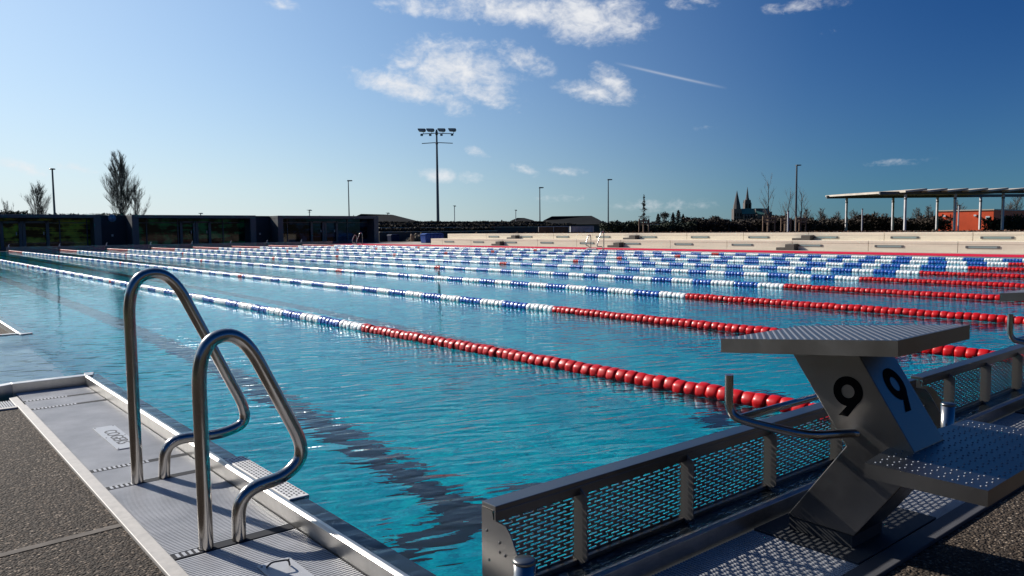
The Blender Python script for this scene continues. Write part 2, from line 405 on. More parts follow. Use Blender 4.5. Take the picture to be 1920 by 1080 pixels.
# basin: floor and walls
D = -1.52
f = MB()
f.quad((0, 0, D), (25, 0, D), (25, 50, D), (0, 50, D))
tag(f.build('pool_floor', M['floor']), kind='structure')
w = MB()
w.box(-.06, -.001, -.12, 4.3, D-.1, -.02); w.box(-.06, -.001, 7.1, 50.06, D-.1, -.02)
w.box(-.001, 25.06, -.12, -.001, D-.1, -.02); w.box(-.001, 25.06, 50.001, 50.12, D-.1, -.012)
w.box(25.001, 25.06, -.001, 50.001, D-.1, -.012)
w.box(-.06, -.001, 4.3, 7.1, D-.1, -.62)
sh = MB(); sh.box(-.052, .016, -.115, 4.285, -.0199, -.009); sh.box(-.052, .016, 7.145, 50.05, -.0199, -.009); sh.box(.0165, 25.04, -.117, .0, -.0199, -.0085)
tag(sh.build('rim_shelf', mat('shelf_steel', (.05, .07, .10), .4, .3)), kind='structure')
tag(w.build('pool_wall', mat('pool_wall_steel', (.035, .30, .40), .5, 0, noise=(2, .15))), kind='structure')
# submerged wide steps of the entry recess
s = MB()
for k, (xa, xb, z_) in enumerate(((-.28, -.062, -.58), (-.6, -.28, -.46), (-1.0, -.6, -.34), (-1.5, -1.0, -.22), (-6, -1.5, -.12))):
    s.box(xa, xb, 4.31, 7.13, -.8, z_)
tag(s.build('entry_steps', M['steelfloor']), kind='structure')
# lane lines on the floor
ll = MB()
for k in range(10):
    xc = 1.25+2.5*k; z_ = D+.004
    ll.quad((xc-.125, 1.75, z_), (xc+.125, 1.75, z_), (xc+.125, 48, z_), (xc-.125, 48, z_))
    for y0 in (1.5, 48.0): ll.quad((xc-.5, y0, z_), (xc+.5, y0, z_), (xc+.5, y0+.25, z_), (xc-.5, y0+.25, z_))
tag(ll.build('lane_markings', M['laneline']), kind='structure')
# water
wm = MB()
wm.quad((-.055, -.125, 0), (25.05, -.125, 0), (25.05, 50.05, 0), (-.055, 50.05, 0))
wm.quad((-6, 4.29, 0), (-.055, 4.29, 0), (-.055, 7.14, 0), (-6, 7.14, 0))
tag(wm.build('water', M['water']), kind='structure')
# rim: steel lip, its outer face standing above the walkway
r = MB()
r.prism([(-.072, Z-.02), (-.05, -.03), (-.05, .004), (-.066, .007), (-.078, .002), (-.078, Z-.02)], 'y', -.6, 4.21)
r.prism([(-.072, Z-.02), (-.05, -.03), (-.05, .004), (-.066, .007), (-.078, .002), (-.078, Z-.02)], 'y', 7.21, 50.1)
r.prism([(-.15, Z-.02), (-.118, -.03), (-.118, .002), (-.135, .005), (-.15, .0), (-.15, Z-.02)], 'x', -.045, 25.2)
r.box(25.045, 25.16, -.1, 50.2, -.3, .006); r.box(-.05, 25.04, 50.05, 50.2, -.3, .006)
# recess rims
r.box(-.494, -.05, 4.215, 4.29, -.14, .006)
r.prism([(-.494, 4.215), (-.494, 4.29), (-.72, 4.17), (-.70, 4.10)], 'z', -.14, .006)
r.prism([(-.70, 4.10), (-.72, 4.17), (-6, 4.17), (-6, 4.10)], 'z', -.14, .0055)
r.box(-6, -.05, 7.14, 7.21, -.1, .007)
r.prism([(-.078, 4.21), (-.03, 4.21), (-.0, 4.33), (-.06, 4.33)], 'z', -.05, .008)
r.prism([(-.078, 7.05), (.03, 7.09), (.03, 7.14), (-.078, 7.14)], 'z', -.05, .008)
tag(r.build('pool_rim', M['rim'], bevel=.002), kind='structure')

# corrugated walkway gratings
def corr(mb, a0, a1, c0, c1, axis, z, pitch=.0132):
    """ridges side by side along `axis` from a0 to a1, each running from c0 to c1"""
    n = int((a1-a0)/pitch); vs = []; fs = []
    prof = [(0, -.011), (.0008, 0), (.0078, 0), (.0088, -.011)]
    for i in range(n+1):
        for (t, h) in prof:
            a = a0+i*pitch+t
            if a > a1: a = a1
            for c in (c0, c1):
                vs.append((c, a, z+h) if axis == 'y' else (a, c, z+h))
    for j in range(len(vs)//2-1):
        q_ = (2*j, 2*j+1, 2*j+3, 2*j+2); fs.append(q_ if axis == 'x' else q_[::-1])
    mb.add(vs, fs)
gw = MB()
ys = [-.6, .88, .92+.02, 1.745, 1.795, 2.03, 2.08, 3.575, 3.63, 3.86, 3.91, 4.14]
# walkway beside the pool, cut by the four drain strips
for (a, c) in ((-.6, .875), (.935, 1.745), (1.79, 2.035), (2.08, 3.575), (3.62, 3.855), (3.90, 4.2)):
    corr(gw, a, c, -.478, -.082, 'y', Z)
corr(gw, -2.5, -.53, 3.78, 4.0, 'x', Z-.004)
corr(gw, .2, 27, -.525, -.16, 'x', Z)
gw.quad((-.478, -.6, Z-.016), (-.08, -.6, Z-.016), (-.08, 4.2, Z-.016), (-.478, 4.2, Z-.016))
tag(gw.build('walkway', M['grate']), kind='structure')
kb = MB()
kb.box(-.53, -.482, -.7, 3.74, -.2, Z+.008); kb.box(-.53, -.482, 3.74, 4.1, -.2, Z-.002)
kb.box(-6, -.53, 3.70, 3.74, -.2, Z+.006)
tag(kb.build('kerb', M['kerb'], bevel=.003), kind='structure')
kb2 = MB(); kb2.box(-.08, 27, -.60, -.53, -.2, Z+.008)
tag(kb2.build('kerb_edge', mat('kerb_rail_shade', (.07, .072, .08), .6, 0, .2, noise=(6, .2)), bevel=.003), kind='structure')  # shadow of the top rail worked into this darker kerb colour
dk = MB()
dk.quad((-6, -8, Z-.004), (-.53, -8, Z-.004), (-.53, 3.70, Z-.004), (-6, 3.70, Z-.004))
dk.quad((-.53, -8, Z-.004), (36, -8, Z-.004), (36, -.6, Z-.004), (-.53, -.6, Z-.004))
dk.quad((25.16, -.6, -.03), (36, -.6, -.03), (36, 57, -.03), (25.16, 57, -.03))
dk.quad((-6, 50.2, -.03), (25.16, 50.2, -.03), (25.16, 57, -.03), (-6, 57, -.03))
dk.quad((-6, 7.21, -.06), (-.5, 7.21, -.06), (-.5, 50.2, -.06), (-6, 50.2, -.06))
dk.quad((-.5, 7.21, -.05), (-.08, 7.21, -.05), (-.08, 50.2, -.05), (-.5, 50.2, -.05))
dk.quad((-6, 3.74, -.14), (-.46, 3.74, -.14), (-.46, 4.22, -.14), (-6, 4.22, -.14))
tag(dk.build('deck', M['gravel']), kind='structure')
jt = MB(); jt.quad((-6, .96, Z-.002), (-.53, 1.30, Z-.002), (-.53, 1.335, Z-.002), (-6, .995, Z-.002))
tag(jt.build('deck_joint', mat('deck_joint_mortar', (.15, .135, .12), .9, 0, .1, noise=(20, .3))), kind='structure')
d2 = MB()
d2.quad((25.16, -4, -.005), (29, -4, -.005), (29, 53, -.005), (25.16, 53, -.005))
d2.quad((29, 45, -.005), (36, 45, -.005), (36, 57, -.005), (29, 57, -.005))
d2.quad((25.16, 53, -.005), (29, 53, -.005), (29, 57, -.005), (25.16, 57, -.005))
tag(d2.build('pool_surround', M['deckc']), kind='structure')
d3 = MB(); d3.quad((25.45, -4, .0), (27.9, -4, .0), (27.9, 52.5, .0), (25.45, 52.5, .0))
tag(d3.build('red_path', M['red']), kind='structure')

# drain strips in the walkway
def drain(y, label, legs=False):
    o = empty('drain_strip', (-.28, y, Z), 0, label, 'drain strip', 'slotted drain strips across the walkway')
    a = MB(); n = 12 if not legs else 5
    a.box(-.2, .2, -.024, .024, -.009, .0005)
    a.build('strip_plate', M['slotframe'], o, .0008)
    c = MB(); s0 = -.185
    for k in range(n):
        x = s0+k*.019
        c.box(x, x+.010, -.017, .017, .0006, .0012)
    c.build('drain_slots', M['grate'], o)
    if not legs:
        d = MB()
        path = [(.14+.03*math.cos(t), .011*math.sin(t), -.002) for t in [2*PI*i/20 for i in range(21)]]
        d.tube(path, .0025, 6); d.build('finger_hole', M['tube'], o)
    return o
drain(3.877, 'slotted drain strip across the walkway, farthest from the ladder by the walkway end')
drain(3.597, 'slotted drain strip just this side of the farthest one, beyond the lettered plate')
drain(2.057, 'slotted drain strip between the lettered plate and the tall ladder rail')
drain(1.766, 'drain strip carrying the two feet of the tall ladder rail', True)
drain(.908, 'drain strip carrying the two feet of the low ladder rail', True)

def textmesh(s, size, ext=.0005):
    cu = bpy.data.curves.new('t', 'FONT'); cu.body = s; cu.size = size; cu.extrude = ext; cu.align_x = 'CENTER'; cu.align_y = 'CENTER'
    cu.resolution_u = 3
    o = bpy.data.objects.new('t', cu); col.objects.link(o)
    dg = bpy.context.evaluated_depsgraph_get(); me = bpy.data.meshes.new_from_object(o.evaluated_get(dg))
    bpy.data.objects.remove(o); return me
def wplate(x, y, label, word):
    o = empty('floor_plate', (x, y, Z), 0, label, 'plate', 'white plates screwed on the walkway')
    a = MB(); a.box(-.052, .052, -.26, .26, .001, .004)
    c = a; c.cur = 1
    for sx in (-.043, .043):
        for sy in (-.245, 0, .245):
            c.lathe([(.0041, .0035), (.0055, .003)], Matrix.Translation((sx, sy, 0)) @ Matrix.Rotation(R_(90), 4, 'X'), 8)
    a.build('plate', [M['plate'], M['darkslot']], o)
    if word:
        me = textmesh(word, .085); me.materials.append(M['darkslot'])
        t = bpy.data.objects.new('lettering', me); col.objects.link(t); t.parent = o
        t.location = (0, -.01, .0046); t.rotation_euler = (0, 0, R_(-90))
    return o
wplate(-.256, 2.60, 'white lettered plate on the walkway behind the tall ladder rail', 'COGERS')
wplate(-.252, .40, 'white plate on the walkway in front of the low ladder rail, at the photo bottom', None)
# bent wire handle on the near plate
hw = MB(); hw.tube(smooth_path([(-.285, .63, Z+.006), (-.28, .60, Z+.03), (-.235, .585, Z+.03), (-.225, .60, Z+.006)], .012), .003, 6)
tag(hw.build('wire_handle', M['darkslot']), 'thin dark wire loop lying on the near white plate', 'handle')

# ------------------------------------------------------------------ ladders
def ladder():
    o = empty('pool_ladder', (0, 0, 0), 0, 'large steel pool ladder in the left foreground, one rail lower than the other', 'pool ladder', 'steel ladders around the pool')
    lo = [(-.371, .908, Z), (-.373, .908, .53), (-.36, .908, .635), (-.255, .908, .665), (-.19, .908, .57), (-.035, .908, .235), (-.045, .908, .145), (-.12, .908, .122), (-.235, .908, .09), (-.266, .908, -.02), (-.266, .908, Z)]
    a = MB(); a.tube(smooth_path([(-.372, .908, Z), (-.375, .908, .612), (-.235, .908, .645), (-.02, .908, .20), (-.09, .908, .125), (-.262, .908, .105), (-.266, .908, Z)], [.15, .13, .10, .06, .09], 9), .0225, 20)
    a.build('hand_rail', M['tube'], o)
    a = MB(); a.tube(smooth_path([(-.363, 1.766, Z), (-.365, 1.766, .782), (-.205, 1.766, .812), (.115, 1.766, .13), (-.0, 1.766, .085), (-.25, 1.766, .10), (-.26, 1.766, Z)], [.16, .14, .13, .08, .09], 9), .0225, 20)
    a.build('hand_rail', M['tube'], o)
    t = MB(); t.box(-.047, .030, 1.0, 1.655, -.03, .006); st = t.build('step', M['white_tread'], o, .003)
    h = MB()
    for i in range(5):
        for j in range(26):
            h.box(-.039+i*.014, -.033+i*.014, 1.022+j*.0238+(i % 2)*.012, 1.032+j*.0238+(i % 2)*.012, .0061, .0072)
    h.build('perforations', M['darkslot'], st)
    for z_ in (-.33, -.63, -.93):
        t = MB(); t.box(.0, .1, 1.0, 1.655, z_-.02, z_); t.build('step', M['white_tread'], o, .003)
    for yy in (.93, 1.74):
        t = MB()
        for xx in ((-.371, -.266) if yy < 1 else (-.363, -.260)):
            pass
    return o
lad = ladder()
for (y0, lab) in ((24.9, 'steel pool ladder on the far long side in front of the pale bleacher'), (47.9, 'steel pool ladder at the far corner in front of the dark pavilion')):
    c = copy_tree(lad); c.location = (25.05, y0+1.0*.36, .05); c.rotation_euler = (0, 0, PI); c['label'] = lab

# ------------------------------------------------------------------ perforated barriers
def barrier():
    o = empty('perforated_barrier', (0, 0, 0))
    a = MB(); a.box(0, 2.53, -.058, .0, .232, .246); a.box(0, 2.53, -.058, -.052, .205, .232); a.box(0, 2.53, -.006, 0, .222, .232)
    a.build('top_rail', M['steel'], o, .0015)
    a = MB(); a.box(0, 2.53, -.05, -.022, -.012, .012); a.build('bottom_rail', M['steel'], o, .001)
    posts = [.31, .80, 1.29, 1.78, 2.27]
    for px in posts:
        p = MB(); p.prism([(-.034, .0), (-.034, .232), (-.05, .232), (-.085, .205), (-.085, .02), (-.06, .0)], 'x', px-.002, px+.002)
        p.build('support', M['support'], o)
    def panel(wd):
        p = MB(); y0, y1 = -.029, -.0265; rows = 20; ph = .0105; pw = wd/round(wd/.0485)
        for rI in range(rows+1):
            p.box(0, wd, y0, y1, .012+rI*ph, .012+rI*ph+.0054)
        for rI in range(rows):
            off = (rI % 2)*pw/2; x = -off
            z0 = .012+rI*ph+.0054; z1 = .012+(rI+1)*ph
            while x < wd:
                xa, xb = max(0, x), min(wd, x+.0135)
                if xb > xa: p.box(xa, xb, y0, y1, z0, z1)
                x += pw
        return p
    first = None; edges = [0.004]+posts+[2.526]
    wides = {}
    for i in range(6):
        wd = round(edges[i+1]-edges[i]-.002, 3); key = round(wd, 2)
        if key in wides:
            c = wides[key].copy(); col.objects.link(c); c.location.x = edges[i]+.001
        else:
            c = panel(wd).build('perforated_panel', M['steel'], o); c.location.x = edges[i]+.001; wides[key] = c
    for xx in (0.0, 2.526):
        p = MB(); p.prism([(0, -.1), (0, .231), (-.045, .231), (-.05, .208), (-.10, .205), (-.118, .188), (-.19, .07), (-.2, -.1)], 'x', xx-.001, xx+.003)
        e = p.build('end_plate', M['steel'], o)
        h = MB()
        for (yy, zz) in ((-.022, .172), (-.075, .155), (-.075, .130), (-.098, .128), (-.03, .095), (-.11, .03), (-.03, .01)):
            h.lathe([(-.0025, .0042), (.0045, .0042)], Matrix.Translation((xx, yy, zz)) @ Matrix.Rotation(R_(-90), 4, 'Z'), 10)
        h.build('bolts', M['darkslot'], e)
    return o
bar = barrier()
bar.location = (.055, 0, 0)
tag(bar, 'perforated steel barrier along the near pool end, left of and behind starting block 9', 'barrier', 'perforated barriers at the pool ends')
c = copy_tree(bar); c.location = (2.655, 0, 0); c['label'] = 'perforated steel barrier at the near pool end, right of starting block 9'
names = ['first', 'second', 'third', 'fourth', 'fifth', 'sixth', 'seventh', 'eighth']
for k in range(8):
    c = copy_tree(bar); c.location = (24.93-2.5*k, 50, 0); c.rotation_euler = (0, 0, PI)
    c['label'] = 'far pool end barrier, %s from the bright free end by the ladder' % names[k]
# short round posts behind the barrier
for (x, y, z_, lab) in ((.012, -.222, .172, 'short round steel post in front of the bright end plate of the near barrier'), (2.31, -.3, .215, 'steel post rising behind the rear step of starting block 9')):
    o = empty('stub_post', (x, y, Z), 0, lab, 'post', 'short steel posts at the near end')
    a = MB(); a.lathe([(0, .027), (z_-Z-.008, .027)], Matrix.Rotation(R_(90), 4, 'X'), 24); a.build('tube', M['tube'], o)
    a = MB(); a.lathe([(z_-Z-.008, .028), (z_-Z-.002, .028), (z_-Z+.001, .024)], Matrix.Rotation(R_(90), 4, 'X'), 24); a.build('cap', M['steel'], o)
# wide side plate standing behind the barrier joint
# ------------------------------------------------------------------ starting blocks
def nine(sx=1.0):
    """digit 9 as flat polygons in u,v (height about 1): ring and slanted tail"""
    fs = []; n = 28; cx, cy, R0, R1 = 0.0, .62, .37, .165
    ring = [(cx+R0*math.cos(2*PI*i/n), cy+R0*math.sin(2*PI*i/n)) for i in range(n)]
    inn = [(cx+R1*math.cos(2*PI*i/n), cy+R1*math.sin(2*PI*i/n)) for i in range(n)]
    return ring, inn, [(.37, .62), (.345, .50), (.02, 0.0), (-.22, 0.0), (.1, .40)]
def put_nine(mb, org, U, V, Nn, size, lift=.0012):
    ring, inn, tail = nine()
    def P(q_, l): return org+U*(q_[0]*size)+V*(q_[1]*size)+Nn*l
    n = len(ring)
    vs = [P(a, lift) for a in ring]+[P(a, lift) for a in inn]
    mb.add(vs, [(i, (i+1) % n, n+(i+1) % n, n+i) for i in range(n)])
    mb.add([P(a, lift+.0004) for a in tail], [(0, 1, 4), (1, 2, 3, 4)])
def block():
    o = empty('starting_block', (1.21, -.4, -.02))
    L_ = Vector((1.21, -.4, -.02))
    def q(x, y, z): return Vector((x, y, z))-L_
    # platform, tipped towards the water
    x0, x1 = .96, 1.46; yf, zf, yb, zb = -.11, .602, -.672, .655; th = .045
    a = MB(); a.prism([(yf-L_.y, zf-L_.z), (yb-L_.y, zb-L_.z), (yb-L_.y, zb-th-L_.z), (yf-L_.y, zf-th-L_.z)], 'x', x0-L_.x, x1-L_.x)
    # raised anti-slip pips on the platform
    d = a; d.cur = 1; t = Vector((0, yb-yf, zb-zf)); ln = t.length; t.normalize(); nn = Vector((0, -t.z, t.y)); nn = nn if nn.z > 0 else -nn
    for i in range(29):
        for j in range(24):
            x = x0+.015+i*.0168; s_ = .015+j*.0228+(i % 2)*.0114
            if s_ > ln-.01: continue
            c0 = q(x, yf, zf)+t*s_
            vs = [c0+Vector((math.cos(k*PI/3), 0, 0))*.0042+t*(math.sin(k*PI/3)*.0065) for k in range(6)]
            top = [c0+(v-c0)*.5+nn*.0013 for v in vs]
            d.add(vs+top, [(k, (k+1) % 6, 6+(k+1) % 6, 6+k) for k in range(6)]+[tuple(range(6, 12))])
    pl = a.build('platform', [M['steel'], M['pip']], o)
    # post: a bent hollow section, upper arm leaning forward, lower leg leaning back
    A = [(-.252, .556), (-.47, .585), (-.642, .296), (-.60, .19), (-.466, -.0), (-.239, .0), (-.435, .276)]
    A = [(-.222, .585-.0), (-.452, .595), (-.642, .301), (-.607, .19), (-.468, -.004), (-.239, -.0), (-.435, .276)]
    a = MB(); a.prism([(y-L_.y, z-L_.z) for y, z in A], 'x', 1.16-L_.x, 1.37-L_.x)
    a.build('post', M['steel'], o, .0025)
    bp = MB(); bp.box(1.08-L_.x, 1.64-L_.x, -.524-L_.y, -.165-L_.y, Z+.001-L_.z, Z+.008-L_.z); bp.box(1.165-L_.x, 1.365-L_.x, -.462-L_.y, -.245-L_.y, Z+.0081-L_.z, -.001-L_.z); bp.build('base_plate', M['dwall'], o, .002)
    # rear step
    a = MB(); a.prism([(.96, -.59), (1.15, -.569), (1.46, -.569), (1.70, -.59), (1.70, -.902), (.96, -.902)], 'z', .258, .30, Matrix.Translation(-L_))
    d = a; d.cur = 1
    for i in range(17):
        for j in range(9):
            for (dx, dy) in ((0, 0), (.014, -.008)):
                x = .985+i*.042+dx+(j % 2)*.0; y = -.61-j*.0335+dy
                if x > 1.69: continue
                c0 = q(x, y, .30)
                vs = [c0+Vector((math.cos(k*PI/3), math.sin(k*PI/3), 0))*.0036 for k in range(6)]
                top = [c0+(v-c0)*.5+Vector((0, 0, .0017)) for v in vs]
                d.add(vs+top, [(k, (k+1) % 6, 6+(k+1) % 6, 6+k) for k in range(6)]+[tuple(range(6, 12))])
    stp = a.build('rear_step', [M['steel'], M['pip']], o)
    # backstroke grips
    gx0, gx1 = .905, 1.515
    for gx, sx in ((gx0, 1), (gx1, -1)):
        a = MB(); a.tube([v for v in smooth_path([q(gx, -.18, .50), q(gx, -.18, .37), q(gx+.03*sx, -.25, .352), q(gx+.10*sx, -.40, .33), q(1.21-.052*sx, -.455, .323), q(1.21-.04*sx, -.47, .323)], [.05, .04, .06, .04], 7)], .0135, 16)
        a.build('grip', M['tube'], o)
    a = MB(); a.tube([q(gx0+.012, -.20, .36), q(gx1-.012, -.20, .36)], .0125, 14); a.build('cross_bar', M['tube'], o)
    # digits
    me = MB(); U = Vector((0, -1, .0)); V = Vector((0, 0, 1))
    put_nine(me, q(1.16, -.438, .372), Vector((0, -1, 0)), V, Vector((-1, 0, 0)), .128, .0015)
    me.build('number_nine', M['black'], o)
    dn = (Vector((0, -.642, .301))-Vector((0, -.452, .595))).normalized(); up = -dn; nb = Vector((0, -up.z, up.y)); nb = nb if nb.y < 0 else -nb
    me = MB(); pc = Vector((1.272, -.642, .301))+up*.115
    put_nine(me, pc-L_, Vector((1, 0, 0)), up, nb, .145, .0015)
    me.build('number_nine', M['black'], o)
    return o
blk = block()
tag(blk, 'steel starting block numbered 9 with sloping platform, rear step and grips', 'starting block', 'steel starting blocks')
c = copy_tree(blk); c.location.x += 2.5
c['label'] = 'second starting block, only its platform corner and grip showing at the right photo edge'
for ch in list(c.children):
    if ch.name.startswith('number_nine'): bpy.data.objects.remove(ch)

# ------------------------------------------------------------------ lane ropes
PITCH_F = .0765; NF = 650; Y0F = .16; RF = .052
fprof = [(-.037, .028), (-.0365, .0440), (-.027, .0485), (-.008, .050), (.010, .050), (.028, .0485), (.0365, .0435), (.037, .028)]
RV = [0, .013, -.02, .03, -.012, .022, -.03, .01, -.018]
def colour_of(y, k=0):
    d_ = min(y, 50-y)
    if d_ > 5.03: d_ = 5.03+(d_-5.03)*(1+RV[k])
    if d_ < 5.03: return 0
    if abs(d_-15) < .13: return 0
    if abs(y-25) < .13: return 0
    return 1+int((d_-5.03)/.459) % 2      # 1 white, 2 blue
fm = [M['rfloat'], M['wfloat'], M['bfloat']]
protos = []
for k in range(3):
    a = MB(); a.lathe(fprof, None, 18, 6, .05); pr = a.build('float', fm[k]); protos.append(pr.data); bpy.data.objects.remove(pr)
rest = []
def rest_mesh(seedk):
    rnd = random.Random(seedk); a = MB()
    for i in range(100, NF):
        y = Y0F+i*PITCH_F; a.cur = colour_of(y, seedk-90)
        Mx = Matrix.Translation((rnd.uniform(-.006, .006), y, .020+rnd.uniform(-.004, .004))) @ Matrix.Rotation(rnd.uniform(0, 6), 4, 'Y')
        seg = 12 if i < 260 else 9
        a.lathe(fprof if i < 260 else [fprof[0], fprof[2], fprof[3], fprof[4], fprof[5], fprof[7]], Mx, seg, 6 if seg == 12 else 0, .03)
    a.cur = 0; return a
ordn = ['nearest', 'second nearest', 'third', 'fourth', 'fifth', 'sixth', 'seventh', 'eighth', 'farthest']
for k in range(9):
    x = 2.5*(k+1)
    lab = ('lane rope %s to the camera, its red end showing large' % ordn[k]) if k < 2 else ('%s lane rope counted from the camera side, red white and blue floats' % ordn[k] if k < 8 else 'farthest lane rope, beside the red path on the far long side')
    o = empty('lane_rope', (x, 0, 0), 0, lab, 'lane rope', 'floating lane ropes in the pool')
    a = MB(); a.tube([(0, .0, .10), (0, .1, .03), (0, 49.9, .03), (0, 50, .10)], .004, 5); a.build('cable', M['darkslot'], o)
    rnd = random.Random(50+k)
    for i in range(100):
        y = Y0F+i*PITCH_F
        fo = bpy.data.objects.new('float', protos[colour_of(y, k)]); col.objects.link(fo); fo.parent = o
        fo.location = (rnd.uniform(-.006, .006), y, .020+rnd.uniform(-.004, .004)); fo.rotation_euler = (0, rnd.uniform(0, 6.28), rnd.uniform(-.05, .05))
    rm = rest_mesh(90+k).build('float_row', fm, o); rm['kind'] = 'stuff'
    for yy in (0.0, 50.0):
        e = MB(); e.box(-.05, .05, yy-.03, yy+.03, .246, .262); e.tube([(0, yy, .262), (0, yy, .34), (.05, yy, .40)], .014, 8)
        if yy > 1: e.build('end_bracket', M['wsign'], o)

# ------------------------------------------------------------------ bleachers
def tier(name, x0, x1, y0, y1, z0, z1, joints, strips, lab):
    o = empty(name, (x0, 0, 0), 0, lab, 'bleacher', 'concrete seating tiers')
    a = MB(); ycuts = sorted([y0]+joints+[y1]); 
    for i in range(len(ycuts)-1):
        a.box(0, x1-x0, ycuts[i]+.008, ycuts[i+1]-.008, z0, z1-.112)
        a.box(-.004, x1-x0, ycuts[i]+.008, ycuts[i+1]-.008, z1-.106, z1)
    a.build('concrete_tier', M['conc'], o, .008)
    c_ = MB(); c_.box(.03, x1-x0-.02, y0+.1, y1-.1, z0, z1-.03); c_.build('joint_core', M['concd'], o)
    for (s0, s1) in strips:
        zc = z0+(z1-z0)*.55 if z0 < .1 else z0+.13
        zc = z1-.20
        s_ = MB(); s_.box(-.012, .02, s0, s1, zc-.035, zc+.035); l = s_.build('light_strip', M['strip'], o)
        t = MB(); t.box(-.016, -.0121, s0, s0+.09, zc-.04, zc+.04); t.box(-.016, -.0121, s1-.09, s1, zc-.04, zc+.04); t.box(-.016, -.0121, s0, s1, zc+.035, zc+.042); t.box(-.016, -.0121, s0, s1, zc-.042, zc-.035)
        t.build('frame', M['dframe'], l)
    return o
j1 = [9.47+3.243*k for k in range(-4, 11)]; j2 = [9.34+3.22*k for k in range(-4, 10)]
j1 = [v for v in j1 if v < 42.6]; j2 = [v for v in j2 if v < 42.3]
tier('seating_tier', 29, 30, -5, 43.3, -.05, .402, j1, [(v-1.35, v-.25) for v in j1], 'lower pale concrete seating tier behind the red path')
tier('seating_tier', 30, 31, -5, 42.7, .2, .725, j2, [(v-1.33, v-.25) for v in j2], 'upper pale concrete seating tier behind the lower one')
def stepblock(x, y, z, lab, h=.30):
    o = empty('step_block', (x, y, z), 0, lab, 'step', 'dark concrete step blocks on the tiers')
    a = MB(); a.prism([(-.34, 0), (0, 0), (0, h), (-.34, h*.93)], 'y', -.42, .0); a.build('upper_step', M['concd'], o, .01)
    a = MB(); a.box(-.34, 0, 0.0, .42, 0, h*.42); a.build('lower_step', M['concd'], o, .01)
    return o
for (y, w_) in ((16.1, 'right'), (25.9, 'middle'), (35.7, 'left')):
    stepblock(29, y, 0, '%s step block standing on the deck against the lower tier' % w_, .27)
for (y, w_) in ((15.95, 'right'), (25.7, 'middle'), (35.4, 'left')):
    stepblock(30, y, .402, '%s step block resting on the lower tier' % w_, .22)

# ------------------------------------------------------------------ glass pavilions
def pane(name, dark, light):  # reflections put into the glass colour as stretched noise bands
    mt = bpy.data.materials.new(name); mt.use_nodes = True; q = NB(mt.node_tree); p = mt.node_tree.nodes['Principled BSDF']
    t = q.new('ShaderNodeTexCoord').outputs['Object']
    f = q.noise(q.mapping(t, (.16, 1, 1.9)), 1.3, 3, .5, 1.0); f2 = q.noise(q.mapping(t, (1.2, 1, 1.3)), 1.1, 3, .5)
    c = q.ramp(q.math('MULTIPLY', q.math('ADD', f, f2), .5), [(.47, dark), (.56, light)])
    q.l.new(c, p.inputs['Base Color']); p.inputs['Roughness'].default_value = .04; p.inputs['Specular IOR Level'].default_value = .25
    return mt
PANE = {M['inner'].name: pane('pane_olive_reflections', (.008, .009, .004), (.46, .47, .05)), M['innerg'].name: pane('pane_green_reflections', (.004, .01, .007), (.03, .30, .09)), M['innerb'].name: pane('pane_blue_reflections', (.004, .006, .01), (.02, .06, .10))}
def pavilion(xa, xb, inner, label, doors, mull, clock=None):
    y0 = 55.0; o = empty('pavilion', (xa, y0, 0), 0, label, 'pavilion', 'flat-roofed glass pavilions behind the far pool end')
    W = xb-xa; H = 2.2
    a = MB(); a.box(0, W, 0, 9, H-.22, H); a.build('roof', M['dframe'], o, .01)
    for xx in (0, W-.42):
        a = MB(); a.box(xx, xx+.42, .0, 9, -.03, H-.222); a.build('side_wall', M['dframe'], o)
    a = MB(); a.box(.42, W-.42, 8.7, 8.95, -.03, H-.222); a.box(.42, W-.42, 1.3, 8.7, -.03, .02); a.build('rear_wall', inner, o)
    a = MB()
    for k in range(int(W/1.6)):
        x = .9+k*1.6; hh = random.uniform(.5, 1.7); a.box(x, min(x+random.uniform(.3, 1.4), W-.5), 5.5, 6.2, .021, hh)
    a.build('interior_cupboard', inner, o)
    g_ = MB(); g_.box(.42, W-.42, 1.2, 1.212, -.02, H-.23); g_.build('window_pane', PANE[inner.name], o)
    fr = MB(); fr.box(.42, W-.42, 1.14, 1.195, H-.55, H-.50); fr.box(.42, W-.42, 1.14, 1.195, -.02, .06)
    for mx_ in mull: fr.box(mx_-xa-.03, mx_-xa+.03, 1.14, 1.195, .061, H-.23)
    fr.build('window_frame', M['dframe'], o)
    for (d0, d1) in doors:
        dd = MB()
        for q_ in (d0-xa, d1-xa): dd.box(q_-.09, q_+.09, 1.05, 1.139, .0, H-.42)
        dd.box(d0-xa, d1-xa, 1.05, 1.139, H-.52, H-.42); dd.box(d0-xa+.1, d1-xa-.1, 1.06, 1.12, .02, .16)
        dr = dd.build('door', M['dframe'], o)
        hd = MB(); hd.box(d1-xa-.25, d1-xa-.2, 1.0, 1.05, .9, 1.1); hd.build('handle', M['galv'], dr)
    return o
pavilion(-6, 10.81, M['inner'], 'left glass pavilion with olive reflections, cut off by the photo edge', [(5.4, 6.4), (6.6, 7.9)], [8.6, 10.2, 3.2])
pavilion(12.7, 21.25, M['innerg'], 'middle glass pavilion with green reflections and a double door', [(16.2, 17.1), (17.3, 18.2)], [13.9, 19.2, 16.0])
pavilion(22.95, 31.67, M['innerb'], 'right glass pavilion with dark panes and a double door, nearest the bleachers', [(26.2, 27.2), (27.4, 28.4)], [24.2, 29.4])
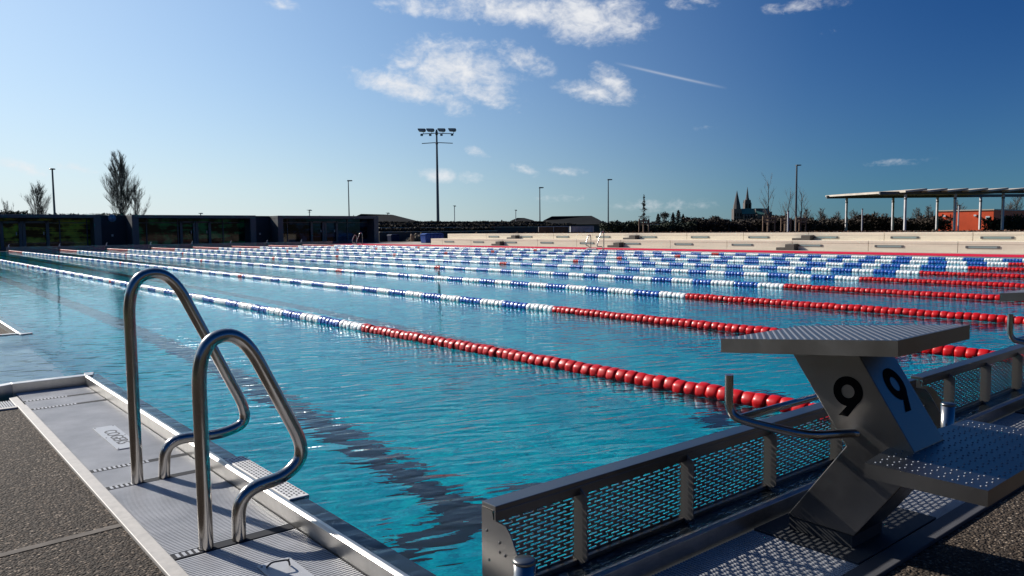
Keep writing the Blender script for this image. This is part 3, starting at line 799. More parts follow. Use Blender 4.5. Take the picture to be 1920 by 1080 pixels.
for (xa, xb, lab) in ((10.815, 12.695, 'dark recessed wall with the round clock between two pavilions'), (21.255, 22.945, 'narrow dark recessed wall between the middle and right pavilions')):
    o = empty('link_wall', ((xa+xb)/2, 56.6, 0), 0, lab, 'wall'); a = MB(); h = (xb-xa)/2
    a.box(-h, h, 0, 6, -.03, 2.16); a.build('wall_body', M['dwall'], o)
    a = MB(); a.box(-h, h, -.03, 6.02, 2.162, 2.2); a.build('coping', M['dframe'], o)
    a = MB(); a.box(.0, .12, -.05, -.001, .75, .9); a.build('wall_box', M['galv'], o)
pc = ony(210, 409, 56.56)
o = empty('wall_clock', (pc.x, 56.59, pc.z), 0, 'round pale blue clock on the dark wall between pavilions', 'clock')
a = MB(); a.lathe([(-.06, .26), (0, .27)], None, 28); a.build('clock_face', M['clock'], o)
a = MB(); a.box(-.012, .012, -.068, -.061, -.03, .2); a.box(-.15, .03, -.072, -.0685, -.012, .012); a.build('clock_hands', M['black'], o)
a = MB(); a.tube([(.265*math.cos(t), -.05, .265*math.sin(t)) for t in [2*PI*i/28 for i in range(29)]], .02, 6); a.build('clock_frame', M['dframe'], o)

# barn roof behind
def P3(px, py, d): return at(px, py, d)
def hiproof(pts_px, depth, thick, name, label, wallz=True, m_='roofdark'):
    """outline seen from the pool, given real length, plan depth and a falling back slope"""
    P = [P3(x, y, depth) for x, y in pts_px]; org = P[0].copy(); org.z = 0
    o = empty(name, org, 0, label, 'building'); fw = Vector((math.sin(YAW), math.cos(YAW), 0))
    n = len(P); zb = min(p.z for p in P)
    a = MB(); vs = [p-org for p in P]
    top = [i for i in range(n) if P[i].z > zb+.3*(max(p.z for p in P)-zb)]
    bk = [(P[i]-org+fw*thick) for i in range(n)]
    fr = [(P[i]-org-(fw*0 if i in top else fw*thick*.6)) for i in range(n)]
    bk2 = [(P[i]-org+(fw*thick*.15 if i in top else fw*thick)) for i in range(n)]
    a.add(fr+bk2, [tuple(range(n)), tuple(range(2*n-1, n-1, -1))]+[(i, (i+1) % n, n+(i+1) % n, n+i) for i in range(n)])
    a.build('roof', M[m_], o)
    x0, x1 = fr[0], fr[-1]
    a = MB(); e0, e1 = fr[0]+(fr[-1]-fr[0])*.04+fw*.5, fr[-1]-(fr[-1]-fr[0])*.04+fw*.5; b0 = e0+fw*thick*1.3; b1 = e1+fw*thick*1.3
    q_ = [e0, e1, b1, b0]; lo_ = [Vector((v.x, v.y, 0)) for v in q_]; hi_ = [Vector((v.x, v.y, v.z-.05)) for v in q_]
    a.add(lo_+hi_, [(0, 1, 5, 4), (1, 2, 6, 5), (2, 3, 7, 6), (3, 0, 4, 7)]); a.build('wall', M['dwall'], o)
    return o
hiproof([(640, 418), (668, 405), (677, 401), (734, 402.5), (786, 418)], 80, 8, 'barn', 'long dark roof rising behind the right pavilion')
hiproof([(953, 419), (957, 414), (970, 408.5), (983, 408.5), (1000, 413), (1006, 421)], 190, 16, 'hall', 'small dark hipped roof beyond the hedges, left of the tall thin lamp post')
hiproof([(1016, 422), (1020, 413), (1035, 405.5), (1109, 404.5), (1122, 411), (1126, 421)], 170, 18, 'hall', 'large dark hipped roof beyond the brown gabion wall')

# ------------------------------------------------------------------ planted terraces beyond the right pavilion
def leafbox(mb, p0, p1, zlo, zhi, dep, n, size, rnd, rag=.25, nrm=None):
    """many leaf-sized faces through the volume of a hedge from p0 to p1"""
    d = (p1-p0); d.z = 0; ln = d.length; d.normalize(); w_ = Vector((-d.y, d.x, 0))
    ph = [rnd.uniform(0, 6.28) for _ in range(6)]
    for i in range(n):
        t = rnd.random(); s_ = t*ln
        top = zhi+rag*(.5*math.sin(s_*.9+ph[0])+.35*math.sin(s_*2.3+ph[1])+.3*math.sin(s_*5.1+ph[2]))+rnd.gauss(0, rag*.25)
        z_ = zlo+(top-zlo)*rnd.random()**.75
        c0 = p0+d*s_+w_*rnd.uniform(-dep/2, dep/2); c0 = Vector((c0.x, c0.y, z_))
        a_ = Vector((rnd.gauss(0, 1), rnd.gauss(0, 1), rnd.gauss(0, 1))).normalized(); b_ = a_.cross(Vector((rnd.gauss(0, 1), rnd.gauss(0, 1), rnd.gauss(0, 1)))).normalized()
        k = size*rnd.uniform(.5, 1.3)
        mb.add([c0-a_*k, c0+a_*k*.6+b_*k*.5, c0+a_*k*.6-b_*k*.5], [(0, 1, 2)])
rnd = random.Random(5)
Yt = [58.5, 60.5, 62.5]
tl = [(434.5, 434.5), (426.5, 428), (419, 423.5)]
for k, (Y, (ya, yb)) in enumerate(zip(Yt, tl)):
    pa = ony(712, ya, Y); pb = ony([1062, 1010, 960][k] if k else 840, yb, Y)
    zc = pa.z
    lab = ['lowest thin pale ledge of the ivy terraces, beside the pavilion', 'middle thin pale ledge of the ivy terraces', 'top thin pale ledge of the ivy terraces'][k]
    lab = lab.replace('thin pale ledge', 'ledge wall')
    o = empty('terrace_wall', (pa.x, Y, 0), 0, lab, 'wall', 'terrace walls with ivy')
    a = MB(); a.box(0, pb.x-pa.x+6, .1, .5, -.05, zc-.05); a.build('wall_body', M['dwall'], o)
    a = MB(); a.box(0, pb.x-pa.x+6, .0, .6, zc-.049, zc); a.build('coping', M['pale'] if k < 2 else M['concd'], o)
    iv = MB(); q0 = Vector((pa.x, Y-.02+.9, 0)); q1 = Vector((pb.x+6, Y+.88, 0))
    top = [ony(712, 427.3, Y+1).z, ony(712, 419.5, Y+1).z, ony(712, 416, Y+1).z+.05][k]
    leafbox(iv, q0, q1, zc-.02, top-.05, 1.0, 5200, .13, rnd, .05)
    tag(iv.build('ivy_hedge', M['ivy']), ['dark ivy strip on the lowest terrace', 'dark ivy strip on the middle terrace', 'dark ivy strip on the top terrace against the sky'][k], 'hedge')
# right of the terraces: brown and white gabion walls
def slab(pxa, pxb, pya, pyb, depth, th, name, m_, lab, cat):
    p0 = P3(pxa, pyb, depth); p1 = P3(pxb, pyb, depth); zt = P3((pxa+pxb)/2, pya, depth).z
    o = empty(name, (p0.x, p0.y, 0), math.atan2(p1.y-p0.y, p1.x-p0.x), lab, cat)
    a = MB(); a.box(0, (p1-p0).length, 0, th, 0, zt); a.build('stone_fill', M[m_], o)
    a = MB()
    n = max(2, int((p1-p0).length/2)); L0 = (p1-p0).length
    for i in range(n+1): a.tube([(L0*i/n, -.03, 0), (L0*i/n, -.03, zt)], .025, 4)
    a.tube([(0, -.03, zt), (L0, -.03, zt)], .03, 4); a.tube([(0, -.03, zt*.5), (L0, -.03, zt*.5)], .02, 4)
    a.build('wire_cage', M['galv'], o)
slab(1010, 1066, 425, 436, 62, 1, 'gabion_wall', 'gabionb', 'brown stone gabion wall below the large dark roof', 'gabion')
slab(1070, 1113, 424.5, 436, 64, 1, 'gabion_wall', 'gabion', 'pale grey gabion wall right of the brown one', 'gabion')
slab(1216, 1272, 421, 432, 76, 1, 'gabion_wall', 'gabiond', 'pale gabion wall behind twigs, right of the small staked conifer', 'gabion')

# rubble heap, blue containers, drum in front of the terraces
o_ = ony(775, 456, 57.5)
a = MB(); rr = random.Random(3)
for i in range(420):
    t = rr.random(); u = rr.uniform(-1, 1); h = (1-abs(u))*1.0
    x = 1.5*u+.55; z_ = h*.72*rr.random(); y = rr.uniform(-.6, .6)*(1-h*.4)
    s_ = rr.uniform(.06, .14); Mx = Matrix.Translation((x, y, z_)) @ Matrix.Rotation(rr.uniform(0, 3), 4, Vector((rr.random(), rr.random(), rr.random()+.1)).normalized())
    a.box(-s_, s_, -s_*.8, s_*.8, -s_*.7, s_*.7, Mx)
tag(a.build('rubble_heap', M['rubble'], loc=(o_.x, 57.2, -.0)), 'pointed heap of rough brown rubble beside the pavilion', 'rubble heap', kind=None)
def bin_(px0, px1, py0, Y, lab, mb_='bluebin'):
    p0 = ony(px0, py0, Y); p1 = ony(px1, py0, Y); W = p1.x-p0.x; H = p0.z
    o = empty('storage_crate', (p0.x, Y, -.005), 0, lab, 'crate', 'blue crates by the bleachers')
    a = MB(); a.prism([(.04*W, 0), (.96*W, 0), (W, H*.85), (0, H*.85)], 'y', 0, .7)
    a.build('tub', M[mb_], o, .03)
    a = MB(); a.prism([(-.03*W, H*.852), (1.03*W, H*.852), (.9*W, H), (.12*W, H*.98)], 'y', -.03, .73); a.build('lid', M[mb_], o, .03)
    a = MB()
    for i in range(5): a.box(W*(.1+.18*i), W*(.14+.18*i), -.03, -.001, .05, H*.8)
    a.build('ribs', M[mb_], o)
bin_(797, 832, 437, 48.5, 'bright blue crate at the left end of the bleachers')
bin_(733, 749, 439, 57, 'dark blue crate in shade beside the pavilion', 'blueshade')
p0 = ony(770, 440, 56.6)
o = empty('drum', (p0.x, 56.3, -.005), 0, 'brown drum in front of the rubble heap', 'drum')
a = MB(); a.lathe([(0, .17), (.2, .19), (.5, .19), (.66, .17)], Matrix.Rotation(R_(90), 4, 'X'), 16); a.build('barrel', M['stake'], o)
a = MB(); a.lathe([(.661, .175), (.69, .175)], Matrix.Rotation(R_(90), 4, 'X'), 16); a.build('lid', M['darkslot'], o)

# ------------------------------------------------------------------ lamps
fwd = Vector((math.sin(YAW), math.cos(YAW), 0)); rgt = _R.copy()
def mast(px, ytop, ybase, depth, lab, kind='arm', r=.09):
    pt = P3(px, ytop, depth); pb = Vector((pt.x, pt.y, 0))
    o = empty('street_lamp', pb, -YAW, lab, 'street lamp', 'thin lamp posts around the pool')
    H = pt.z; a = MB(); a.tube([(0, 0, -.1), (0, 0, H)], [r, r*.6], 8); a.build('pole', M['lamp'], o)
    a = MB()
    k = depth/FPX
    if kind == 'disc': a.lathe([(0, 5*k), (1.3*k, 5.4*k), (2.2*k, 4*k)], Matrix.Translation((0, 0, H)) @ Matrix.Rotation(R_(90), 4, 'X'), 14)
    else: a.prism([(-1.5*k, -.1*k), (9*k*.8, .3*k), (9*k*.8, 2.0*k), (-1.5*k, 2.2*k)], 'y', -.15, .15, Matrix.Translation((0, 0, H)))
    a.build('lamp_head', M['lamp'], o)
mast(98, 318, 400, 95, 'lamp post with a flat round head between the two left bare trees', 'disc', .16)
mast(653, 340, 403, 95, 'lamp post rising behind the right pavilion', 'arm', .09)
mast(1012, 353, 423, 95, 'lamp post between the two dark hipped roofs', 'arm', .085)
mast(1140.5, 338, 427, 85, 'lamp post just right of the pale gabion wall', 'arm', .085)
mast(1494, 311, 432, 62, 'tall dark lamp post right of the cathedral, between staked bare trees', 'arm', .11)
def smallflood(px, ytop, depth, lab, w_=6, both=False):
    pt = P3(px, ytop, depth); o = empty('floodlight', (pt.x, pt.y, 0), -YAW, lab, 'floodlight', 'small distant floodlights'); k = depth/FPX
    a = MB(); a.tube([(0, 0, -.1), (0, 0, pt.z)], .09, 6); a.build('pole', M['galv'], o)
    a = MB(); a.prism([(-w_*k, 1.2*k), (w_*.6*k, 1.8*k), (w_*k, -.4*k), (0, 0)], 'y', -.3, .3, Matrix.Translation((0, 0, pt.z)))
    if both: a.box(-3*k, 3*k, -.1, .1, pt.z-3*k, pt.z-2.5*k)
    a.build('lamp_head', M['lamp'], o)
smallflood(580, 395, 150, 'small floodlight above the right pavilion roof', 5, True)
smallflood(376, 401, 150, 'tiny floodlight above the middle pavilion roof', 4)
smallflood(727, 400.5, 160, 'tiny floodlight on the long dark roof', 4)
smallflood(852, 387, 160, 'small floodlight right of the big floodlight mast', 3.2)
smallflood(967, 395, 170, 'tiny floodlight over the small hipped roof', 2.6)
# big mast
pt = P3(818.5, 240, 92); o = empty('floodlight_mast', (pt.x, pt.y, 0), -YAW, 'tall mast with four floodlights and two cross bars', 'floodlight mast')
k = 92/FPX; H = pt.z
a = MB(); a.tube([(0, 0, -.1), (0, 0, H*.55), (0, 0, H-3*k)], [.2, .15, .10], 10); a.build('pole', M['lamp'], o)
a = MB(); a.tube([(-30*k, 0, H-11*k), (0, 0, H-9.5*k), (32*k, 0, H-11*k)], .05, 6); a.build('cross_bar', M['lamp'], o)
a = MB(); a.tube([(-28*k, 0, H-28.5*k), (0, 0, H-27*k), (30*k, 0, H-28.5*k)], .05, 6); a.build('cross_bar', M['lamp'], o)
a = MB(); a.lathe([(0, .16), (2.5*k, .16)], Matrix.Translation((0, 0, H-30*k)) @ Matrix.Rotation(R_(90), 4, 'X'), 10); a.lathe([(0, .16), (7*k, .14)], Matrix.Translation((0, 0, H-13*k)) @ Matrix.Rotation(R_(90), 4, 'X'), 10); a.build('collar', M['lamp'], o)
for (u, fl) in ((-28, -1), (-12, -1), (9, 1), (29, 1)):
    a = MB(); a.prism([(-7*k, -.6*k), (-5*k*1, -4.2*k), (6*k, -5*k), (8*k, -1.5*k), (7*k, .6*k), (-7*k, .9*k)], 'y', -.35, .35, Matrix.Translation((u*k, 0, H-2*k)))
    fo = a.build('floodlight', M['lamp'], o, .04)
    a = MB(); a.prism([(-8*k*fl*-1, -.6*k), (8*k*fl*-1, -.0*k), (8*k*fl*-1, .6*k)], 'y', -.3, .3, Matrix.Translation((u*k, 0, H-2*k))) if False else a.box((u-5.5)*k, (u+5.5)*k, -.38, -.351, H-5.6*k, H-3.2*k)
    a.build('glass', M['galv'], fo)
    a = MB(); a.box((u-2.2)*k, (u+2.2)*k, -.15, .15, H-14.5*k, H-11.3*k); a.tube([((u+3)*k, 0, H-5*k), ((u+3)*k, 0, H-11*k)], .03, 5); a.build('ballast_box', M['lamp'], fo)

# ------------------------------------------------------------------ trees
RMIN = .008
def branches(mb, base, H, rnd, spread, levels, r0, nb, upright=1.0, tilt=0):
    def grow(p, d, ln, r, lev):
        pts = [p]; n = 4; q_ = p.copy(); dd = d.copy()
        for i in range(n):
            dd = (dd+Vector((rnd.gauss(0, .09), rnd.gauss(0, .09), .05*upright))).normalized(); q_ = q_+dd*(ln/n); pts.append(q_.copy())
        mb.tube(pts, [r*(1-.75*i/n) for i in range(n+1)], 5 if lev == 0 else 3, False)
        if lev >= levels: return
        k = nb if lev == 0 else max(3, int(nb*.42))
        for j in range(k):
            t = (.06+.92*(j+rnd.random())/k) if lev == 0 else rnd.uniform(.15, .98)
            i = min(n-1, int(t*n)); pp = pts[i].lerp(pts[i+1], t*n-i)
            an = rnd.uniform(0, 2*PI); s_ = spread*rnd.uniform(.6, 1.2)
            nd = (d*1.0+Vector((math.cos(an), math.sin(an), 0))*s_+Vector((0, 0, .35*upright))).normalized()
            grow(pp, nd, ln*((.60*(1-t*.72) if RMIN > .01 else .52*(1-t*.55)) if lev == 0 else .45)*rnd.uniform(.7, 1.15), max(r*.36*(1-t*.5), RMIN), lev+1)
    grow(base, Vector((tilt, 0, 1)).normalized(), H, r0, 0)
def baretree(px, ytop, depth, lab, spread=.45, nb=22, r0=.18, levels=3, mt_='bark', seed=1, z0=0.0, stems=1, group='bare winter trees'):
    pt = P3(px, ytop, depth); o = empty('bare_tree', (pt.x, pt.y, z0), 0, lab, 'tree', group); rn = random.Random(seed)
    H = pt.z-z0
    tr_m = MB(); tr_m.tube([(0, 0, -.2), (.03, 0, H*.3), (0, 0, H*.55)], [r0*1.1, r0*.9, r0*.5], 7, False); tr_m.build('trunk', M[mt_], o)
    cr = MB(); global RMIN; RMIN = .0125 if depth > 100 else .008
    for s_ in range(stems):
        off = Vector((rn.uniform(-.05, .05)*H*(stems > 1), rn.uniform(-.03, .03)*H*(stems > 1), H*.02))
        branches(cr, off, H*(1 if s_ == 0 else rn.uniform(.6, .85)), rn, spread, levels, r0, nb, 1, rn.uniform(-.12, .12) if stems > 1 else 0)
    cr.build('crown', M[mt_], o); return o
baretree(222, 314, 130, 'tall bare poplar behind the dark wall with the clock', .58, 36, .12, 3, 'barkd', 11, 0, 1)
baretree(251, 362, 130, 'short bare tree leaning against the tall poplar on its right', .55, 22, .10, 3, 'barkd', 12, 0, 1)
baretree(70, 359, 130, 'bare poplar left of the round-headed lamp post', .6, 28, .11, 3, 'barkd', 13, 0, 1)
baretree(17, 385, 150, 'faint low bare tree at the left photo edge', .3, 16, .1, 3, 'barkd', 14)
def stakes(p, w_, h, lab, z0):
    o = empty('tree_stake_frame', (p.x, p.y, z0), -YAW, lab, 'stakes', 'wooden stake frames round young trees')
    for sx in (-w_, 0, w_):
        a = MB(); a.tube([(sx, .3 if sx == 0 else 0, 0), (sx, .3 if sx == 0 else 0, h)], .055, 6); a.build('stake', M['stake'], o)
    a = MB(); a.box(-w_-.05, w_+.05, -.09, -.056, h-.25, h-.1); a.box(-w_-.05, w_+.05, -.09, -.056, h*.6, h*.6+.1); a.build('cross_rail', M['stake'], o)
for (px, yt, dp, yst, wst, lab, sd_, nb_) in ((1442, 346, 60, 405, 11, 'tall bare young tree right of the cathedral', 21, 20), (1474, 362, 64, 409, 9, 'thin bare young tree left of the dark lamp post', 22, 18), (1502, 364, 62, 406, 9, 'bare young tree right behind the dark lamp post', 23, 18)):
    baretree(px, yt, dp, lab, .75, int(nb_*.75), .06, 2, 'bark', sd_, .6, 1, 'young staked bare trees')
    p = P3(px, yst, dp); stakes(p, wst*dp/FPX, p.z-.6, 'stake frame round the '+lab.replace('bare ', ''), .6)
# small conifer
pt = P3(1207.5, 366, 60); o = empty('young_conifer', (pt.x, pt.y, .6), 0, 'small sparse young conifer in a stake frame', 'tree')
H = pt.z-.6; a = MB(); a.tube([(0, 0, 0), (0, 0, H)], [.05, .012], 6); a.build('trunk', M['bark'], o)
a = MB(); rn = random.Random(4)
for i in range(150):
    t = .30+.66*rn.random()**1.0; R0 = (1-t)*.95+.05; an = rn.uniform(0, 6.28); L0 = R0*rn.uniform(.5, 1.0)*(.6+.4*math.sin(t*34))
    e = Vector((math.cos(an)*L0, math.sin(an)*L0, t*H+L0*.15)); a.tube([(0, 0, t*H), e], [.012, .006], 3, False)
    for j in range(6):
        c0 = Vector((0, 0, t*H)).lerp(e, rn.uniform(.3, 1)); d_ = Vector((rn.gauss(0, 1), rn.gauss(0, 1), rn.gauss(0, .7))).normalized()*.09
        w_ = d_.cross(Vector((0, 0, 1)))*.35; a.add([c0-d_, c0+w_, c0+d_, c0-w_], [(0, 1, 2, 3)])
c0 = Vector((0, 0, H)); 
for j in range(14):
    d_ = Vector((rn.gauss(0, 1), rn.gauss(0, 1), rn.gauss(0, 1))).normalized()*.1; w_ = d_.cross(Vector((0, 0, 1)))*.4; a.add([c0-d_, c0+w_, c0+d_, c0-w_], [(0, 1, 2, 3)])
a.build('crown', M['twig'], o)
p = P3(1207.5, 410, 60); stakes(p, 9*60/FPX, p.z-.6, 'stake frame round the small conifer', .6)

# planting bed behind the upper tier
pb = MB(); pb.quad((31, -5, .66), (62, -5, .6), (62, 42.7, .6), (31, 42.7, .66)); pb.quad((31, 42.7, .66), (62, 42.7, .6), (62, 44.5, -.1), (31, 44.5, -.1))
tag(pb.build('planting_bed', M['mulch']), kind='structure')
gc = MB(); rn = random.Random(9)
for i in range(15000):
    x = 31.05+rn.random()**1.6*9; y = rn.uniform(2, 42.6); z_ = .64+abs(rn.gauss(0, .045))
    c0 = Vector((x, y, z_)); d_ = Vector((rn.gauss(0, 1), rn.gauss(0, 1), rn.gauss(0, .7))).normalized()*rn.uniform(.03, .09); w_ = d_.cross(Vector((rn.random(), .3, 1))).normalized()*d_.length*.5
    gc.add([c0-d_, c0+w_, c0+d_, c0-w_], [(0, 1, 2, 3)])
tag(gc.build('dry_ground_cover', mat('dry_leaves', (.14, .08, .05), .95, noise=(4, .7))), 'dry brown ground cover along the top of the bleachers', 'ground cover', kind='stuff')
# hedges: dense twiggy bands
def hedge(pxa, pxb, ya, yb, depth, dep, n, size, lab, mt_, rag, seed, z0=.6, da=0):
    rn = random.Random(seed); p0 = P3(pxa, ya, depth); p1 = P3(pxb, yb, depth+da); a = MB()
    za, zb = p0.z, p1.z; org = Vector((p0.x, p0.y, 0))
    leafbox(a, p0-Vector((org.x, org.y, 0)), p1-Vector((org.x, org.y, 0)), z0-.05, (za+zb)/2, dep, n, size, rn, rag)
    return tag(a.build('hedge', M[mt_], loc=(org.x, org.y, 0)), lab, 'hedge')
hedge(1128, 1300, 421, 420, 70, 3, 9000, .16, 'dark evergreen hedge right of the large dark roof', 'leaf', .25, 31)
hedge(1290, 1560, 414, 413, 72, 4, 17000, .17, 'brown twiggy hedge in front of the cathedral', 'twig', .35, 32)
hedge(1540, 1765, 412, 413, 74, 4, 15000, .17, 'brown leafy hedge below the canopy', 'twig', .45, 33)
hedge(1860, 1990, 411, 405, 66, 3, 5000, .18, 'dark bushes at the right photo edge', 'leaf', .5, 34)
hedge(-40, 50, 398, 398, 120, 4, 6000, .22, 'dark conifer hedge above the left pavilion roof', 'leaf', .3, 35, 0)
hedge(40, 250, 401.5, 401.5, 125, 4, 6000, .2, 'low hedge top just above the left pavilion roof', 'leaf', .18, 36, 0)
# taller shrubs and distant trees as individuals
def shrub(px, ytop, depth, wpx, lab, mt_, seed, n=1500, kind='round'):
    rn = random.Random(seed); pt = P3(px, ytop, depth); k = depth/FPX; Rw = wpx*k/2; H = pt.z
    o = empty('distant_tree', (pt.x, pt.y, 0), 0, lab, 'tree', 'distant trees on the skyline')
    a = MB(); a.tube([(0, 0, 0), (0, 0, H*.8)], [Rw*.09+.05, .04], 5, False); a.build('trunk', M['barkd'], o)
    a = MB()
    lob = [(rn.uniform(-.5, .5), rn.uniform(.45, .92), rn.uniform(.25, .5)) for _ in range(9)]
    for i in range(n):
        lx, lz, lr = rn.choice(lob); d_ = Vector((rn.gauss(0, 1), rn.gauss(0, 1), rn.gauss(0, 1))).normalized()*rn.random()**.4
        if kind == 'round': c0 = Vector(((lx+d_.x*lr)*Rw, (rn.uniform(-.4, .4)+d_.y*lr)*Rw, min(H*1.02, H*lz*.93+d_.z*lr*min(Rw, H*.35))))
        else:
            t = rn.random(); c0 = Vector(((1-t)**.6*Rw*rn.uniform(-1, 1), (1-t)**.6*Rw*rn.uniform(-1, 1), H*(.2+.8*t)))
        a_ = Vector((rn.gauss(0, .5), rn.gauss(0, .5), rn.gauss(0, 1))).normalized(); b_ = a_.cross(Vector((rn.gauss(0, 1), rn.gauss(0, 1), 0.1))).normalized()
        s_ = depth/FPX*rn.uniform(.8, 2.0)
        a.add([c0-a_*s_, c0+a_*s_*.7+b_*s_*.4, c0+a_*s_*.7-b_*s_*.4], [(0, 1, 2)])
    a.build('crown', M[mt_], o)
for (px, yt, wp, lab, mt_, kd) in ((1192, 412, 22, 'low dark bush left of the small conifer', 'leaf', 'round'), (1234, 401, 12, 'slim brown tree left in the clump right of the conifer', 'wood_far', 'cone'), (1247, 397, 26, 'rounded dark tree in the clump right of the conifer', 'wood_far', 'round'),
        (1262, 399, 12, 'slim tree right of the rounded dark tree', 'wood_far', 'cone'), (1272, 394, 14, 'tallest poplar-like tree of the clump left of the cathedral', 'wood_far', 'cone'), (1281, 402, 12, 'small dark tree closing the clump on its right', 'leaf', 'cone'),
        (1295, 411, 30, 'low tree right of the clump', 'wood_far', 'round'), (1318, 413, 34, 'low spreading bare tree half way to the cathedral', 'wood_far', 'round'), (1342, 402, 26, 'dark round tree left of the cathedral', 'leaf', 'round'),
        (1366, 409, 22, 'low brown tree touching the cathedral on the left', 'wood_far', 'round'), (1396, 411, 30, 'brown tree in front of the cathedral', 'wood_far', 'round'), (1425, 409, 30, 'brown tree below the cathedral apse', 'wood_far', 'round'), (1178, 416, 22, 'low dark shrub right of the gabion lamp post', 'leaf', 'round'), (1155, 417, 26, 'low dark shrub right behind the lamp post', 'leaf', 'round')):
    shrub(px, yt, 230, wp, lab, mt_, int(px), 900, kd)
for i, (px, yt, lab) in enumerate(((1512, 397, 'bare tree right of the dark lamp post, broad'), (1540, 396, 'bare tree left of the canopy edge'), (1568, 402, 'bare tree under the left canopy end'), (1600, 399, 'bare tree seen behind the white bollard post'),
        (1640, 402, 'dark bushy tree under the canopy'), (1660, 404, 'bare tree left of the second canopy column'), (1720, 396, 'broad bare tree under the canopy middle'), (1748, 391, 'bare tree touching the orange building'), (1800, 384, 'bare tree top above the orange building'), (1900, 372, 'bare tree at the right photo edge behind the canopy'))):
    baretree(px, yt, 140, lab, .95, 20, .12, 3, 'barkd', 60+i, 0, 2, 'bare trees behind the hedge')
# far wood closing the horizon
fw_ = MB(); rn = random.Random(77)
for (pa_, pb_, yy, dp) in ((560, 960, 419, 300), (940, 1300, 418, 320), (1280, 1560, 416, 320), (1540, 2000, 413, 300), (-60, 700, 412, 330)):
    leafbox(fw_, P3(pa_, yy, dp), P3(pb_, yy, dp), -1, P3((pa_+pb_)/2, yy, dp).z, 14, 6000, .7, rn, .7)
tag(fw_.build('far_wood', M['wood_far']), 'dark band of far woodland along the horizon', 'woodland', kind='stuff')

# ------------------------------------------------------------------ cathedral
DC = 1500; kc = DC/FPX
pc = P3(1410, 425, DC); ca = empty('cathedral', (pc.x, pc.y, 0), -YAW, 'dark gothic cathedral with two spires and a green roof on the skyline', 'cathedral')
def cx(px): return (px-1410)*kc
def cz(px, py): return at(px, py, DC).z
def pyr(mb, px, half, z0, z1, n=8, y=0, tip=0.2):
    r0 = half*kc; vs = [(cx(px)+r0*math.cos(2*PI*(i+.5)/n), y+r0*math.sin(2*PI*(i+.5)/n), z0) for i in range(n)]+[(cx(px)+tip*math.cos(2*PI*(i+.5)/n), y+tip*math.sin(2*PI*(i+.5)/n), z1) for i in range(n)]
    mb.add(vs, [(i, (i+1) % n, n+(i+1) % n, n+i) for i in range(n)]+[tuple(range(n, 2*n))])
a = MB(); a.box(cx(1373.5), cx(1388), -8, 8, 0, cz(1380, 392)); pyr(a, 1381, 7.2, cz(1380, 392), cz(1381, 384), 8, 0, 6.0*kc); t1 = a.build('tower', M['stone'], ca)
a = MB(); pyr(a, 1381, 6.0, cz(1381, 384), cz(1381, 357.5)); a.build('spire', M['spire'], t1)
a = MB()
for i in range(3):
    for sx in (1376, 1381, 1386): a.box(cx(sx-.9), cx(sx+.9), -8.3, -8.01, cz(sx, 424-i*9), cz(sx, 418-i*9))
a.build('openings', M['black'], t1)
a = MB(); a.box(cx(1399), cx(1411.5), 10, 23, 0, cz(1405, 380)); a.box(cx(1400.5), cx(1410), 11.5, 21.5, cz(1405, 380), cz(1405, 374.5)); t2 = a.build('tower', M['stone'], ca)
a = MB()
for (sx, sy) in ((1400.2, 12), (1410.2, 12), (1400.2, 22), (1410.2, 22)): pyr(a, sx, 1.1, cz(1405, 380), cz(1405, 374), 4, sy)
a.build('pinnacles', M['stone'], t2)
a = MB(); pyr(a, 1405.3, 4.2, cz(1405, 374.5), cz(1405, 371), 8, 16.5, 3.0*kc); pyr(a, 1405.3, 2.8, cz(1405, 371), cz(1405, 350), 8, 16.5); a.build('spire', M['spire'], t2)
a = MB()
for sx in (1402.5, 1407.5): a.box(cx(sx-1.3), cx(sx+1.3), 9.7, 9.99, cz(sx, 390), cz(sx, 382))
a.build('openings', M['black'], t2)
zr, ze = cz(1415, 391), cz(1415, 401)
a = MB(); a.prism([(-9, ze), (9, ze), (0, zr)], 'x', cx(1389), cx(1441)); a.build('nave_roof', M['copper'], ca)
a = MB(); a.box(cx(1389.5), cx(1441), -8, 8, 0, ze-.1); a.box(cx(1390), cx(1440), -16, -8.01, 0, cz(1415, 409)); na = a.build('nave', M['stone'], ca)
a = MB()
for i in range(9): a.box(cx(1391.5+i*5.6), cx(1394+i*5.6), -8.3, -8.01, cz(1415, 408.5), cz(1415, 403))
a.build('nave_windows', M['black'], na)
a = MB()
for i in range(10): a.prism([(cx(1390+i*5.4), 0), (cx(1391+i*5.4), 0), (cx(1391+i*5.4), cz(1415, 403)), (cx(1390+i*5.4), cz(1415, 404))], 'y', -18, -9)
a.build('buttresses', M['stone'], ca)
a = MB(); a.box(cx(1414), cx(1427), -22, -8.5, 0, cz(1420, 402.5)); a.prism([(cx(1414), cz(1420, 402.5)), (cx(1427), cz(1420, 402.5)), (cx(1427), cz(1420, 391.6)), (cx(1414), cz(1420, 391.6))], 'y', -9, -1); a.build('transept', M['stone'], ca)
a = MB(); a.add([(cx(1413.5), -22.5, cz(1420, 402.4)), (cx(1427.5), -22.5, cz(1420, 402.4)), (cx(1427.5), -1, zr+.3), (cx(1413.5), -1, zr+.3)], [(0, 1, 2, 3)]); a.build('transept_roof', M['copper'], ca)
a = MB(); 
for (x0_, x1_, yt_) in ((1441, 1444, 397), (1444, 1448, 403), (1448, 1452, 408)): a.box(cx(x0_), cx(x1_), -10, 10, 0, cz(1445, yt_))
pyr(a, 1446.5, 1, cz(1445, 403), cz(1445, 396), 4); pyr(a, 1450.5, .9, cz(1445, 408), cz(1445, 402), 4); a.build('apse', M['stone'], ca)

